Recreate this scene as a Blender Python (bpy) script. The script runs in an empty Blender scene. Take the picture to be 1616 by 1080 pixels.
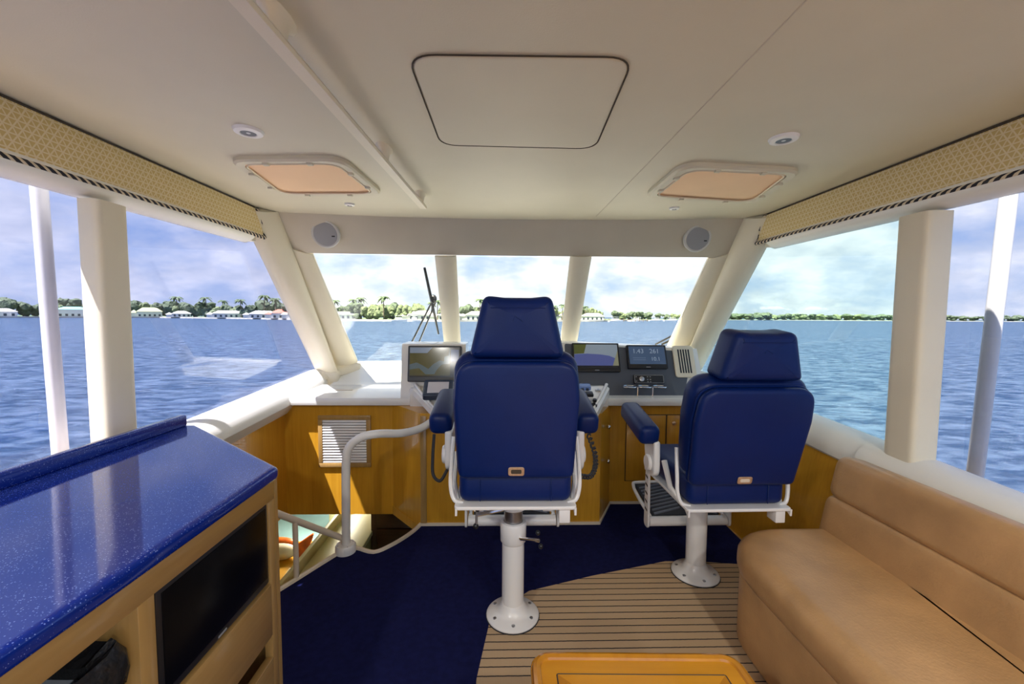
import bpy, bmesh, math, random
from mathutils import Vector, Matrix
S = bpy.context.scene
COL = S.collection
rnd = random.Random(11)
V = Vector
PI = math.pi

# ------------------------------------------------------------------ camera, sky, sun, exposure
CAM = V((-.08, 0, 1.35)); FPX = 650.0
CR = Matrix.Rotation(math.radians(-1.5), 3, 'Z') @ Matrix.Rotation(math.radians(90 - 3.56), 3, 'X') @ Matrix.Rotation(math.radians(.4), 3, 'Z')
cd = bpy.data.cameras.new('camera'); cam = bpy.data.objects.new('camera', cd); COL.objects.link(cam)
cd.sensor_fit = 'HORIZONTAL'; cd.sensor_width = 36; cd.lens = 36 * FPX / 1616; cd.clip_start = .02; cd.clip_end = 20000
cam.matrix_world = Matrix.Translation(CAM) @ CR.to_4x4()
S.camera = cam

w = bpy.data.worlds.new('sky'); S.world = w; w.use_nodes = True
def build_world():
    nt = w.node_tree; nt.nodes.clear(); N = nt.nodes.new; L = nt.links.new
    out = N('ShaderNodeOutputWorld'); bg = N('ShaderNodeBackground'); bg.inputs['Strength'].default_value = 1.0
    tc = N('ShaderNodeTexCoord'); sep = N('ShaderNodeSeparateXYZ'); L(tc.outputs['Generated'], sep.inputs[0])
    def M(op, a, b=None, c=None):
        m = N('ShaderNodeMath'); m.operation = op
        for i, x in enumerate((a, b, c)):
            if x is None: continue
            if isinstance(x, (int, float)): m.inputs[i].default_value = x
            else: L(x, m.inputs[i])
        return m.outputs[0]
    z = M('MAXIMUM', sep.outputs[2], 0.0)
    den = M('ADD', z, .42)
    cmb = N('ShaderNodeCombineXYZ'); L(M('DIVIDE', sep.outputs[0], den), cmb.inputs[0]); L(M('DIVIDE', sep.outputs[1], den), cmb.inputs[1])
    grad = N('ShaderNodeValToRGB'); L(z, grad.inputs[0])
    e = grad.color_ramp.elements
    e[0].position = 0; e[0].color = (.56, .68, .86, 1); e[1].position = .8; e[1].color = (.20, .37, .72, 1)
    x = grad.color_ramp.elements.new(.25); x.color = (.36, .53, .86, 1)
    nz = N('ShaderNodeTexNoise'); nz.inputs['Scale'].default_value = 3.1; nz.inputs['Detail'].default_value = 8; nz.inputs['Roughness'].default_value = .55
    L(cmb.outputs[0], nz.inputs['Vector'])
    # the sky ahead (towards the haze and the cloud deck) is more overcast than abeam
    cover = M('MULTIPLY_ADD', sep.outputs[1], .13, nz.outputs[0])
    cr = N('ShaderNodeValToRGB'); L(cover, cr.inputs[0]); c = cr.color_ramp.elements
    c[0].position = .46; c[0].color = (0, 0, 0, 1); c[1].position = .66; c[1].color = (1, 1, 1, 1)
    nz2 = N('ShaderNodeTexNoise'); nz2.inputs['Scale'].default_value = 6; nz2.inputs['Detail'].default_value = 6; L(cmb.outputs[0], nz2.inputs['Vector'])
    cl = N('ShaderNodeValToRGB'); L(nz2.outputs[0], cl.inputs[0]); k = cl.color_ramp.elements
    k[0].position = .35; k[0].color = (.74, .79, .87, 1); k[1].position = .62; k[1].color = (1.08, 1.08, 1.08, 1)
    mx = N('ShaderNodeMix'); mx.data_type = 'RGBA'
    L(M('MULTIPLY', cr.outputs[0], .9), mx.inputs[0]); L(grad.outputs[0], mx.inputs[6]); L(cl.outputs[0], mx.inputs[7])
    L(mx.outputs[2], bg.inputs[0]); L(bg.outputs[0], out.inputs[0])
build_world()

SUN_DIR = V((.36, .34, -1)).normalized()
sd = bpy.data.lights.new('sun', 'SUN'); sd.energy = 21.0; sd.angle = math.radians(.55); sd.color = (1, .93, .78)
so = bpy.data.objects.new('sun', sd); COL.objects.link(so); so.location = (0, 0, 30)
so.rotation_euler = (-SUN_DIR).to_track_quat('Z', 'Y').to_euler()

S.view_settings.view_transform = 'Standard'; S.view_settings.look = 'None'
S.view_settings.gamma = 1; S.view_settings.use_curve_mapping = False
S.view_settings.exposure = .72
S.cycles.max_bounces = 10; S.cycles.diffuse_bounces = 7; S.cycles.transparent_max_bounces = 16

# ------------------------------------------------------------------ helpers
def ray(px, py): return CR @ V((px - 808, 540 - py, -FPX))
def onX(px, py, v): r = ray(px, py); return CAM + r * ((v - CAM.x) / r.x)
def onY(px, py, v): r = ray(px, py); return CAM + r * ((v - CAM.y) / r.y)
def onZ(px, py, v): r = ray(px, py); return CAM + r * ((v - CAM.z) / r.z)
def onP(px, py, p, n): r = ray(px, py); return CAM + r * ((V(p) - CAM).dot(V(n)) / r.dot(V(n)))

class MB:
    def __init__(s): s.v = []; s.f = []; s.m = []; s.mi = 0; s.T = None
    def add(s, vs, fs):
        o = len(s.v)
        for p in vs: s.v.append(s.T @ V(p) if s.T is not None else V(p))
        for f in fs: s.f.append([o + i for i in f]); s.m.append(s.mi)
        return s
    def box(s, x0, x1, y0, y1, z0, z1, b=0, seg=2):
        bm = bmesh.new(); bmesh.ops.create_cube(bm, size=1)
        for q in bm.verts: q.co = V(((x0 + x1) / 2 + q.co.x * (x1 - x0), (y0 + y1) / 2 + q.co.y * (y1 - y0), (z0 + z1) / 2 + q.co.z * (z1 - z0)))
        if b: bmesh.ops.bevel(bm, geom=bm.edges[:], offset=b, segments=seg, profile=.5, affect='EDGES', clamp_overlap=True)
        return s.bm(bm)
    def bm(s, bm):
        bm.verts.index_update()
        s.add([q.co.copy() for q in bm.verts], [[q.index for q in f.verts] for f in bm.faces]); bm.free(); return s
    def loft(s, rings, closed=False, caps=True):
        n = len(rings[0]); vs = [p for r in rings for p in r]; fs = []
        k = len(rings)
        for i in range(k if closed else k - 1):
            a = i * n; b = ((i + 1) % k) * n
            for j in range(n):
                j2 = (j + 1) % n; fs.append((a + j, a + j2, b + j2, b + j))
        if caps and not closed:
            fs.append(tuple(range(n - 1, -1, -1))); fs.append(tuple((k - 1) * n + j for j in range(n)))
        return s.add(vs, fs)
    def tube(s, path, r, n=10, closed=False, caps=True):
        path = [V(p) for p in path]; k = len(path); rings = []; up = None
        for i, p in enumerate(path):
            if closed: t = path[(i + 1) % k] - path[i - 1]
            else: t = path[min(i + 1, k - 1)] - path[max(i - 1, 0)]
            t.normalize()
            if up is None:
                up = V((0, 0, 1)) if abs(t.z) < .9 else V((1, 0, 0))
            u = up - t * up.dot(t); u.normalize(); up = u; q = t.cross(u)
            rr = r[i] if isinstance(r, (list, tuple)) else r
            rings.append([p + (u * math.cos(2 * PI * j / n) + q * math.sin(2 * PI * j / n)) * rr for j in range(n)])
        return s.loft(rings, closed, caps)
    def lathe(s, prof, c=(0, 0, 0), n=32, axis='Z'):
        c = V(c); rings = []
        for r, z in prof:
            ring = []
            for j in range(n):
                a = 2 * PI * j / n; x, y = r * math.cos(a), r * math.sin(a)
                ring.append(c + (V((x, y, z)) if axis == 'Z' else V((x, z, -y)) if axis == 'Y' else V((z, x, y))))
            rings.append(ring)
        return s.loft(rings)
    def prism(s, poly, z0, z1):
        n = len(poly)
        return s.add([(x, y, z0) for x, y in poly] + [(x, y, z1) for x, y in poly],
                     [tuple(range(n - 1, -1, -1)), tuple(range(n, 2 * n))] + [(i, (i + 1) % n, n + (i + 1) % n, n + i) for i in range(n)])
    def pad(s, poly, t, b, M=None, puff0=0, puff1=0, seg=4):
        """rounded slab: 2-D outline (counter-clockwise), thickness t along local z, edge radius b, optional puffed faces"""
        n = len(poly); P = [V((p[0], p[1])) for p in poly]
        cen = sum(P, V((0, 0))) / n; nor = []
        for i in range(n):
            e1 = (P[i] - P[i - 1]); e2 = (P[(i + 1) % n] - P[i]); a = V((e1.y, -e1.x)); c = V((e2.y, -e2.x))
            a = a.normalized() if a.length > 1e-9 else a; c = c.normalized() if c.length > 1e-9 else c
            q = a + c; q = q.normalized() if q.length > 1e-6 else a; nor.append(q)
        def ring(off, z): return [V((P[i].x - nor[i].x * off, P[i].y - nor[i].y * off, z)) for i in range(n)]
        def shrink(k, z): return [V((cen.x + (P[i].x - nor[i].x * b - cen.x) * k, cen.y + (P[i].y - nor[i].y * b - cen.y) * k, z)) for i in range(n)]
        R = []
        ks = (.12, .4, .65, .85)
        R += [shrink(k, -puff0 * (1 - k * k)) for k in (ks if puff0 else (.3, .97))]
        for i in range(seg + 1):
            a = PI / 2 * i / seg; R.append(ring(b * (1 - math.sin(a)), b * (1 - math.cos(a))))
        for i in range(seg + 1):
            a = PI / 2 * i / seg; R.append(ring(b * (1 - math.cos(a)), t - b * (1 - math.sin(a))))
        R += [shrink(k, t + puff1 * (1 - k * k)) for k in reversed(ks if puff1 else (.3, .97))]
        if M is not None: R = [[M @ p for p in r] for r in R]
        return s.loft(R)
    def strip(s, A, B, nrm, bulge, back=.02, n=10, pw=.6):
        """upholstered strip between two edge lines, bulging along nrm"""
        rings = []
        for i in range(len(A)):
            a, b = V(A[i]), V(B[i]); N_ = V(nrm[i] if isinstance(nrm, list) else nrm).normalized()
            bg = bulge[i] if isinstance(bulge, list) else bulge
            r = [a.lerp(b, j / n) + N_ * bg * (max(0, math.sin(PI * j / n)) ** pw) for j in range(n + 1)]
            r += [b - N_ * back, a - N_ * back]; rings.append(r)
        return s.loft(rings)
    def ball(s, c, rx, ry, rz, sub=2):
        bm = bmesh.new(); bmesh.ops.create_icosphere(bm, subdivisions=sub, radius=1)
        for q in bm.verts: q.co = V((c[0] + q.co.x * rx, c[1] + q.co.y * ry, c[2] + q.co.z * rz))
        return s.bm(bm)

def rpoly(pts, rad, n=6):
    out = []; k = len(pts)
    for i in range(k):
        p = V(pts[i]); a = V(pts[i - 1]) - p; b = V(pts[(i + 1) % k]) - p
        r = rad[i] if isinstance(rad, (list, tuple)) else rad
        if r <= 0: out.append(p); continue
        la, lb = a.length, b.length; a.normalize(); b.normalize()
        ang = a.angle(b); d = min(r / math.tan(ang / 2), la * .49, lb * .49)
        p0, p2 = p + a * d, p + b * d
        for j in range(n + 1):
            t = j / n; out.append(p0 * (1 - t) ** 2 + p * 2 * t * (1 - t) + p2 * t * t)
    return [tuple(q) for q in out]

def smooth_path(pts, n=6):
    pts = [V(p) for p in pts]; out = []
    for i in range(len(pts) - 1):
        p0 = pts[max(i - 1, 0)]; p1 = pts[i]; p2 = pts[i + 1]; p3 = pts[min(i + 2, len(pts) - 1)]
        for j in range(n):
            t = j / n
            out.append(.5 * ((2 * p1) + (p2 - p0) * t + (2 * p0 - 5 * p1 + 4 * p2 - p3) * t * t + (3 * p1 - p0 - 3 * p2 + p3) * t ** 3))
    out.append(pts[-1]); return out

def frame(o, x, y):                                                 # matrix from origin and two axis directions
    x = V(x).normalized(); y = V(y).normalized(); z = x.cross(y).normalized(); y = z.cross(x)
    M = Matrix((x, y, z)).transposed().to_4x4(); M.translation = V(o); return M

def tag(o, label=None, cat=None, group=None, kind=None):
    if label: o['label'] = label
    if cat: o['category'] = cat
    if group: o['group'] = group
    if kind: o['kind'] = kind
    return o
def empty(name, loc, label, cat, group=None, rz=0):
    o = bpy.data.objects.new(name, None); COL.objects.link(o); o.location = loc; o.rotation_euler = (0, 0, rz)
    o.empty_display_size = .05
    return tag(o, label, cat, group)
def root_loc(o):
    l = V(o.location)
    while o.parent: o = o.parent; l = l + V(o.location)
    return l
def mk(name, mb, mat, parent=None, label=None, cat=None, group=None, kind=None, local=False, sharp=38, base=True):
    me = bpy.data.meshes.new(name); vs = mb.v
    off = V((0, 0, 0))
    if parent is not None:
        if not local: off = root_loc(parent)
    elif base:
        xs = [p.x for p in vs]; ys = [p.y for p in vs]; zs = [p.z for p in vs]
        off = V(((min(xs) + max(xs)) / 2, (min(ys) + max(ys)) / 2, min(zs)))
    me.from_pydata([tuple(p - off) for p in vs], [], mb.f)
    mats = mat if isinstance(mat, (list, tuple)) else [mat]
    for m in mats: me.materials.append(m)
    me.polygons.foreach_set('material_index', mb.m)
    me.polygons.foreach_set('use_smooth', [True] * len(me.polygons))
    me.update()
    bm = bmesh.new(); bm.from_mesh(me); bmesh.ops.recalc_face_normals(bm, faces=bm.faces[:]); bm.to_mesh(me); bm.free()
    me.set_sharp_from_angle(angle=math.radians(sharp))
    o = bpy.data.objects.new(name, me); COL.objects.link(o)
    if parent is not None: o.parent = parent
    else: o.location = off
    return tag(o, label, cat, group, kind)
def struct(name, mb, mat, parent=None, **k): return mk(name, mb, mat, parent, kind=None if parent else 'structure', **k)
def copy_tree(o, parent=None):
    c = o.copy(); COL.objects.link(c)
    if parent is not None: c.parent = parent
    for ch in list(o.children): copy_tree(ch, c)
    return c

def mat(name, col, rough=.5, metal=0, var=0, vscale=8, bump=0, bscale=200, bdist=.002, coat=0, spec=.5, emis=None, estr=1, stretch=None, sub=0):
    m = bpy.data.materials.new(name); m.use_nodes = True; nt = m.node_tree; P = nt.nodes['Principled BSDF']
    P.inputs['Base Color'].default_value = (*col, 1); P.inputs['Roughness'].default_value = rough; P.inputs['Metallic'].default_value = metal
    P.inputs['Specular IOR Level'].default_value = spec
    if coat: P.inputs['Coat Weight'].default_value = coat; P.inputs['Coat Roughness'].default_value = .06
    if sub: P.inputs['Transmission Weight'].default_value = 0
    if emis: P.inputs['Emission Color'].default_value = (*emis, 1); P.inputs['Emission Strength'].default_value = estr
    N = nt.nodes.new; L = nt.links.new
    tc = N('ShaderNodeTexCoord'); mp = N('ShaderNodeMapping'); L(tc.outputs['Object'], mp.inputs[0])
    if stretch: mp.inputs['Scale'].default_value = stretch
    if var:
        nz = N('ShaderNodeTexNoise'); nz.inputs['Scale'].default_value = vscale; nz.inputs['Detail'].default_value = 5; L(mp.outputs[0], nz.inputs['Vector'])
        r = N('ShaderNodeValToRGB'); L(nz.outputs[0], r.inputs[0])
        r.color_ramp.elements[0].position = .3; r.color_ramp.elements[1].position = .7
        r.color_ramp.elements[0].color = (*[c * (1 - var) for c in col], 1); r.color_ramp.elements[1].color = (*[min(1, c * (1 + var)) for c in col], 1)
        L(r.outputs[0], P.inputs['Base Color'])
    if bump:
        nb = N('ShaderNodeTexNoise'); nb.inputs['Scale'].default_value = bscale; nb.inputs['Detail'].default_value = 3; L(tc.outputs['Object'], nb.inputs['Vector'])
        b = N('ShaderNodeBump'); b.inputs['Strength'].default_value = bump; b.inputs['Distance'].default_value = bdist
        L(nb.outputs[0], b.inputs['Height']); L(b.outputs[0], P.inputs['Normal'])
    return m

class NT:                                                            # tiny node-graph helper
    def __init__(s, m): s.nt = m.node_tree; s.P = s.nt.nodes['Principled BSDF']
    def n(s, t): return s.nt.nodes.new(t)
    def l(s, a, b): s.nt.links.new(a, b)
    def m(s, op, a, b=None, c=None):
        q = s.n('ShaderNodeMath'); q.operation = op
        for i, x in enumerate((a, b, c)):
            if x is None: continue
            if isinstance(x, (int, float)): q.inputs[i].default_value = x
            else: s.l(x, q.inputs[i])
        return q.outputs[0]
    def xyz(s):
        t = s.n('ShaderNodeTexCoord'); q = s.n('ShaderNodeSeparateXYZ'); s.l(t.outputs['Object'], q.inputs[0]); return q.outputs
    def mix(s, f, a, b):
        q = s.n('ShaderNodeMix'); q.data_type = 'RGBA'
        for i, x in ((0, f), (6, a), (7, b)):
            if isinstance(x, tuple): q.inputs[i].default_value = (*x, 1)
            elif isinstance(x, (int, float)): q.inputs[i].default_value = x
            else: s.l(x, q.inputs[i])
        return q.outputs[2]

M = {}
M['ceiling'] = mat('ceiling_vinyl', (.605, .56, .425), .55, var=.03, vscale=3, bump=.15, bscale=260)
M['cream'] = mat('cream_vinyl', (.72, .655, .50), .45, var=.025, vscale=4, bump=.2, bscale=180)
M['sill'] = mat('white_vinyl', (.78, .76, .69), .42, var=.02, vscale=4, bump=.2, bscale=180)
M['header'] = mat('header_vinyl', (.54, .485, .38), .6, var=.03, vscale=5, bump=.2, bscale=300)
M['gel'] = mat('white_gelcoat', (.80, .78, .72), .16, coat=.6)
M['plastic'] = mat('white_plastic', (.78, .77, .74), .35)
M['paint'] = mat('white_powder_coat', (.76, .74, .71), .3, coat=.3, bump=.05, bscale=90)
M['rail'] = mat('white_rail_coat', (.74, .72, .68), .32)
M['chrome'] = mat('chrome', (.8, .8, .82), .12, 1)
M['steel'] = mat('brushed_steel', (.45, .45, .47), .35, 1)
M['brass'] = mat('worn_brass', (.62, .43, .28), .35, .7, var=.15, vscale=60)
M['black'] = mat('black_plastic', (.012, .012, .014), .35)
M['tv'] = mat('black_screen', (.003, .003, .004), .25, spec=.15)
M['rubber'] = mat('black_rubber', (.02, .02, .024), .7)
M['grey'] = mat('slate_grey_panel', (.075, .085, .105), .45, var=.03)
M['blue'] = mat('navy_leather', (.0015, .013, .092), .40, var=.1, vscale=5, bump=.25, bscale=170, bdist=.001, spec=.22)
M['tan'] = mat('tan_leather', (.50, .285, .12), .40, var=.16, vscale=6, bump=.5, bscale=120, bdist=.002)
M['carpet'] = mat('navy_carpet_pile', (.007, .009, .055), .95, var=.2, vscale=40, bump=.8, bscale=500, bdist=.004, spec=.1)
M['trim'] = mat('cream_edge_trim', (.68, .58, .44), .5)
M['dark'] = mat('dark_gap', (.05, .035, .02), .8)
M['rib'] = mat('grey_tread_rib', (.13, .14, .17), .5)
M['brown'] = mat('dark_cherry_wood', (.09, .035, .012), .4, var=.2, vscale=3, stretch=(1, 1, 12))
M['teal'] = mat('teal_cabin_carpet', (.20, .34, .36), .8, var=.15, vscale=3)
M['paleyellow'] = mat('pale_yellow_laminate', (.72, .66, .36), .45)
M['olive'] = mat('shaded_yellow_laminate', (.42, .36, .13), .5)  # shaded side of the pale yellow ledge, shade put into the colour
M['orange'] = mat('orange_gloss', (.80, .15, .015), .35, var=.3, vscale=14)
M['pearl'] = mat('pearl_white', (.85, .75, .6), .35)
M['peach'] = mat('peach_blind', (.84, .56, .33), .7, var=.05, vscale=2)
M['bin'] = mat('pale_blue_steel', (.33, .38, .46), .4)
M['bag'] = mat('black_bag', (.008, .008, .009), .45, bump=1.0, bscale=30, bdist=.01)
M['grille'] = mat('grey_speaker_mesh', (.34, .34, .35), .7, bump=.9, bscale=900, bdist=.002)
M['lightgrey'] = mat('light_grey_plastic', (.56, .55, .52), .5)
M['lens'] = mat('frosted_lamp_lens', (.75, .75, .72), .2)
M['navybevel'] = mat('navy_plastic', (.03, .045, .08), .35)

def wood(name, a, b, axis='Z', scale=9, gloss=.28):
    m = mat(name, a, gloss, coat=.5); g = NT(m)
    t = g.n('ShaderNodeTexCoord'); mp = g.n('ShaderNodeMapping'); g.l(t.outputs['Object'], mp.inputs[0])
    mp.inputs['Scale'].default_value = {'Z': (1, 1, .06), 'X': (.06, 1, 1), 'Y': (1, .06, 1)}[axis]
    nz = g.n('ShaderNodeTexNoise'); nz.inputs['Scale'].default_value = scale * 6; nz.inputs['Detail'].default_value = 6; nz.inputs['Distortion'].default_value = .6
    g.l(mp.outputs[0], nz.inputs['Vector'])
    n2 = g.n('ShaderNodeTexNoise'); n2.inputs['Scale'].default_value = 2.2; n2.inputs['Detail'].default_value = 3; g.l(t.outputs['Object'], n2.inputs['Vector'])
    f = g.m('MULTIPLY_ADD', nz.outputs[0], .65, g.m('MULTIPLY', n2.outputs[0], .35))
    r = g.n('ShaderNodeValToRGB'); g.l(f, r.inputs[0]); e = r.color_ramp.elements
    e[0].position = .32; e[0].color = (*b, 1); e[1].position = .66; e[1].color = (*a, 1)
    g.l(r.outputs[0], g.P.inputs['Base Color']); return m
M['maple'] = wood('honey_maple_veneer', (.62, .315, .026), (.50, .235, .014))
M['maple2'] = wood('light_maple_veneer', (.40, .245, .085), (.32, .185, .055), 'Y')
M['maplel'] = wood('light_maple_upright', (.42, .26, .09), (.34, .20, .06), 'Z')
M['tablew'] = wood('golden_table_wood', (.66, .30, .018), (.52, .21, .012), 'X', 4, .15)
M['tablem'] = wood('golden_table_mitre', (.52, .22, .014), (.42, .16, .01), 'Y', 4, .15)

def m_stripe():
    m = mat('striped_woven_carpet', (.46, .32, .19), .9, spec=.1); g = NT(m); x = g.xyz()
    nz = g.n('ShaderNodeTexNoise'); nz.inputs['Scale'].default_value = 90
    wob = g.m('MULTIPLY', nz.outputs[0], .0025)
    fr = g.m('FRACT', g.m('DIVIDE', g.m('ADD', x[1], wob), .0405))
    line = g.m('LESS_THAN', fr, .13)
    rib = g.m('FRACT', g.m('DIVIDE', x[0], .006)); ribm = g.m('MULTIPLY', g.m('LESS_THAN', rib, .35), .25)
    c = g.mix(ribm, (.47, .33, .195), (.36, .24, .13)); c = g.mix(line, c, (.035, .028, .03)); g.l(c, g.P.inputs['Base Color']); return m
M['stripe'] = m_stripe()

def m_counter():
    m = mat('blue_speckled_stone', (.008, .02, .20), .07, spec=.7); g = NT(m); g.P.inputs['Specular Tint'].default_value = (.42, .55, 1, 1)
    t = g.n('ShaderNodeTexCoord'); vo = g.n('ShaderNodeTexVoronoi'); vo.inputs['Scale'].default_value = 330; g.l(t.outputs['Object'], vo.inputs['Vector'])
    sp = g.n('ShaderNodeSeparateColor'); g.l(vo.outputs['Color'], sp.inputs[0])
    dot = g.m('MULTIPLY', g.m('LESS_THAN', vo.outputs['Distance'], .33), g.m('GREATER_THAN', sp.outputs[0], .66))
    c = g.mix(g.m('MULTIPLY', dot, g.m('MULTIPLY', sp.outputs[1], .75)), (.005, .021, .22), (.32, .46, .98))
    g.l(c, g.P.inputs['Base Color']); return m
M['counter'] = m_counter()

def m_valance():
    m = mat('yellow_lattice_fabric', (.62, .47, .2), .85, spec=.15); g = NT(m); x = g.xyz()
    def ln(e): return g.m('LESS_THAN', g.m('FRACT', e), .20)
    u = g.m('DIVIDE', x[1], .026); v = g.m('DIVIDE', x[2], .0225)
    a = ln(g.m('ADD', u, g.m('MULTIPLY', v, .5))); b = ln(g.m('SUBTRACT', u, g.m('MULTIPLY', v, .5))); c = ln(v)
    f = g.m('MAXIMUM', a, g.m('MAXIMUM', b, c))
    col = g.mix(g.m('MULTIPLY', f, .8), (.58, .43, .18), (.74, .64, .42)); g.l(col, g.P.inputs['Base Color']); return m
M['valance'] = m_valance()
def m_cord():
    m = mat('black_and_cream_twist', (.5, .45, .35), .8); g = NT(m); x = g.xyz()
    f = g.m('LESS_THAN', g.m('FRACT', g.m('DIVIDE', g.m('ADD', g.m('ADD', x[1], g.m('MULTIPLY', x[2], 1.4)), g.m('MULTIPLY', x[0], .7)), .034)), .58)
    g.l(g.mix(f, (.62, .52, .36), (.01, .01, .016)), g.P.inputs['Base Color']); return m
M['cord'] = m_cord()

def glass(name, tint):
    m = bpy.data.materials.new(name); m.use_nodes = True; nt = m.node_tree; nt.nodes.clear(); N = nt.nodes.new; L = nt.links.new
    o = N('ShaderNodeOutputMaterial'); mx = N('ShaderNodeMixShader'); tr = N('ShaderNodeBsdfTransparent'); gl = N('ShaderNodeBsdfGlossy')
    tr.inputs[0].default_value = (*tint, 1); gl.inputs['Roughness'].default_value = .0
    lw = N('ShaderNodeLayerWeight'); p = N('ShaderNodeMath'); p.operation = 'POWER'; p.inputs[1].default_value = 4; L(lw.outputs['Facing'], p.inputs[0])
    q = N('ShaderNodeMath'); q.operation = 'MULTIPLY_ADD'; q.inputs[1].default_value = .5; q.inputs[2].default_value = .03; L(p.outputs[0], q.inputs[0])
    L(q.outputs[0], mx.inputs[0]); L(tr.outputs[0], mx.inputs[1]); L(gl.outputs[0], mx.inputs[2]); L(mx.outputs[0], o.inputs[0]); return m
M['glass_port'] = glass('blue_tinted_glass', (.67, .685, .79))
M['glass_star'] = glass('green_tinted_glass', (.76, .83, .815))
M['glass_aft'] = glass('violet_tinted_glass', (.72, .735, .80))
M['glass_front'] = glass('clear_windshield_glass', (.88, .89, .88))

def m_sea():
    m = bpy.data.materials.new('choppy_bay_water'); m.use_nodes = True; nt = m.node_tree; nt.nodes.clear(); N = nt.nodes.new; L = nt.links.new
    o = N('ShaderNodeOutputMaterial'); mx = N('ShaderNodeMixShader'); df = N('ShaderNodeBsdfDiffuse'); gl = N('ShaderNodeBsdfGlossy'); gl.inputs['Roughness'].default_value = .12
    t = N('ShaderNodeTexCoord'); mp = N('ShaderNodeMapping'); L(t.outputs['Object'], mp.inputs[0]); mp.inputs['Scale'].default_value = (1, 1.9, 1); mp.inputs['Rotation'].default_value = (0, 0, .45)
    a = N('ShaderNodeTexNoise'); a.inputs['Scale'].default_value = 1.15; a.inputs['Detail'].default_value = 7; a.inputs['Roughness'].default_value = .62; a.inputs['Distortion'].default_value = .5
    L(mp.outputs[0], a.inputs['Vector'])
    b = N('ShaderNodeBump'); b.inputs['Strength'].default_value = 1; b.inputs['Distance'].default_value = .55
    L(a.outputs[0], b.inputs['Height']); L(b.outputs[0], gl.inputs['Normal'])
    r = N('ShaderNodeValToRGB'); L(a.outputs[0], r.inputs[0]); e = r.color_ramp.elements
    e[0].position = .40; e[0].color = (.014, .032, .070, 1); e[1].position = .62; e[1].color = (.062, .092, .145, 1); L(r.outputs[0], df.inputs[0])
    lw = N('ShaderNodeLayerWeight'); L(b.outputs[0], lw.inputs['Normal'])
    p = N('ShaderNodeMath'); p.operation = 'POWER'; p.inputs[1].default_value = 3.5; L(lw.outputs['Facing'], p.inputs[0])
    q = N('ShaderNodeMath'); q.operation = 'MULTIPLY_ADD'; q.inputs[1].default_value = .26; q.inputs[2].default_value = .03; L(p.outputs[0], q.inputs[0])
    L(q.outputs[0], mx.inputs[0]); L(df.outputs[0], mx.inputs[1]); L(gl.outputs[0], mx.inputs[2]); L(mx.outputs[0], o.inputs[0]); return m
M['sea'] = m_sea()

# ------------------------------------------------------------------ world outside
SEA = -2.1
struct('sea', MB().add([(-6000, -3000, SEA), (6000, -3000, SEA), (6000, 9000, SEA), (-6000, 9000, SEA)], [(0, 1, 2, 3)]), M['sea'], base=False)
M['teakdeck'] = mat('weathered_teak_deck', (.26, .18, .11), .8, var=.2, vscale=6, stretch=(8, .5, 1))
mb = MB(); mb.prism([(-2.6, 3.66), (2.6, 3.66), (1.6, 7.5), (.3, 9.2), (-.3, 9.2), (-1.6, 7.5)], .2, .3); struct('foredeck', mb, M['gel'])
for sx in (-1, 1):
    struct('side_deck', MB().box(sx * 2.15 - .4, sx * 2.15 + .4, -2.2, 3.66, .2, .3), M['teakdeck'])

AZ = [(-75, 420), (-55, 430), (-45, 450), (-39, 460), (-27, 320), (-19, 262), (-8, 248), (3, 268), (14, 309), (18, 400), (23, 526), (33, 727), (44, 919), (55, 1200), (75, 1500)]
def shore(az):
    for (a, d), (b, e) in zip(AZ, AZ[1:]):
        if a <= az <= b: return d + (e - d) * (az - a) / (b - a)
def shp(az, extra=0, z=SEA):
    d = shore(az) + extra; r = math.radians(az); return V((d * math.sin(r), d * math.cos(r), z))
M['land'] = mat('grassy_shore', (.10, .15, .06), .9, var=.35, vscale=.08)
M['seawall'] = mat('pale_seawall', (.45, .43, .38), .8, var=.2, vscale=.3)
mb = MB(); azs = [-75 + i * 1.5 for i in range(101)]
rg = []
for a in azs: rg.append([shp(a, 0, SEA - 1), shp(a, 0, SEA + .9), shp(a, 120, SEA + 1.4), shp(a, 120, SEA - 1)])
mb.loft(rg); struct('shore_land', mb, M['land'], base=False)
mb = MB(); rg = []
for a in azs: rg.append([shp(a, -1.2, SEA - 1), shp(a, -1.2, SEA + 1.1), shp(a, -.1, SEA + 1.1), shp(a, -.1, SEA - 1)])
mb.loft(rg); struct('seawall', mb, M['seawall'], base=False)

# trees: a few crowns and trunks, shared meshes
M['leaf1'] = mat('dark_green_foliage', (.06, .085, .045), .8, var=.5, vscale=.9, bump=1, bscale=1.5, bdist=.5)
M['leaf2'] = mat('yellow_green_foliage', (.115, .145, .065), .8, var=.45, vscale=.9, bump=1, bscale=1.5, bdist=.5)
M['leaf3'] = mat('palm_frond_green', (.06, .095, .035), .7, var=.3, vscale=1)
M['bark'] = mat('grey_bark', (.17, .13, .09), .9, var=.3, vscale=2)
def crown(seed, wide):
    r = random.Random(seed); b = MB()
    for i in range(14):
        a = r.uniform(0, 6.28); q = r.uniform(0, wide); h = r.uniform(1.6, 6.6); s = r.uniform(1.2, 2.4)
        bm = bmesh.new(); bmesh.ops.create_icosphere(bm, subdivisions=2, radius=s)
        for v in bm.verts: v.co *= r.uniform(.78, 1.2); v.co += V((q * math.cos(a), q * math.sin(a), h))
        b.bm(bm)
    return b
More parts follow.
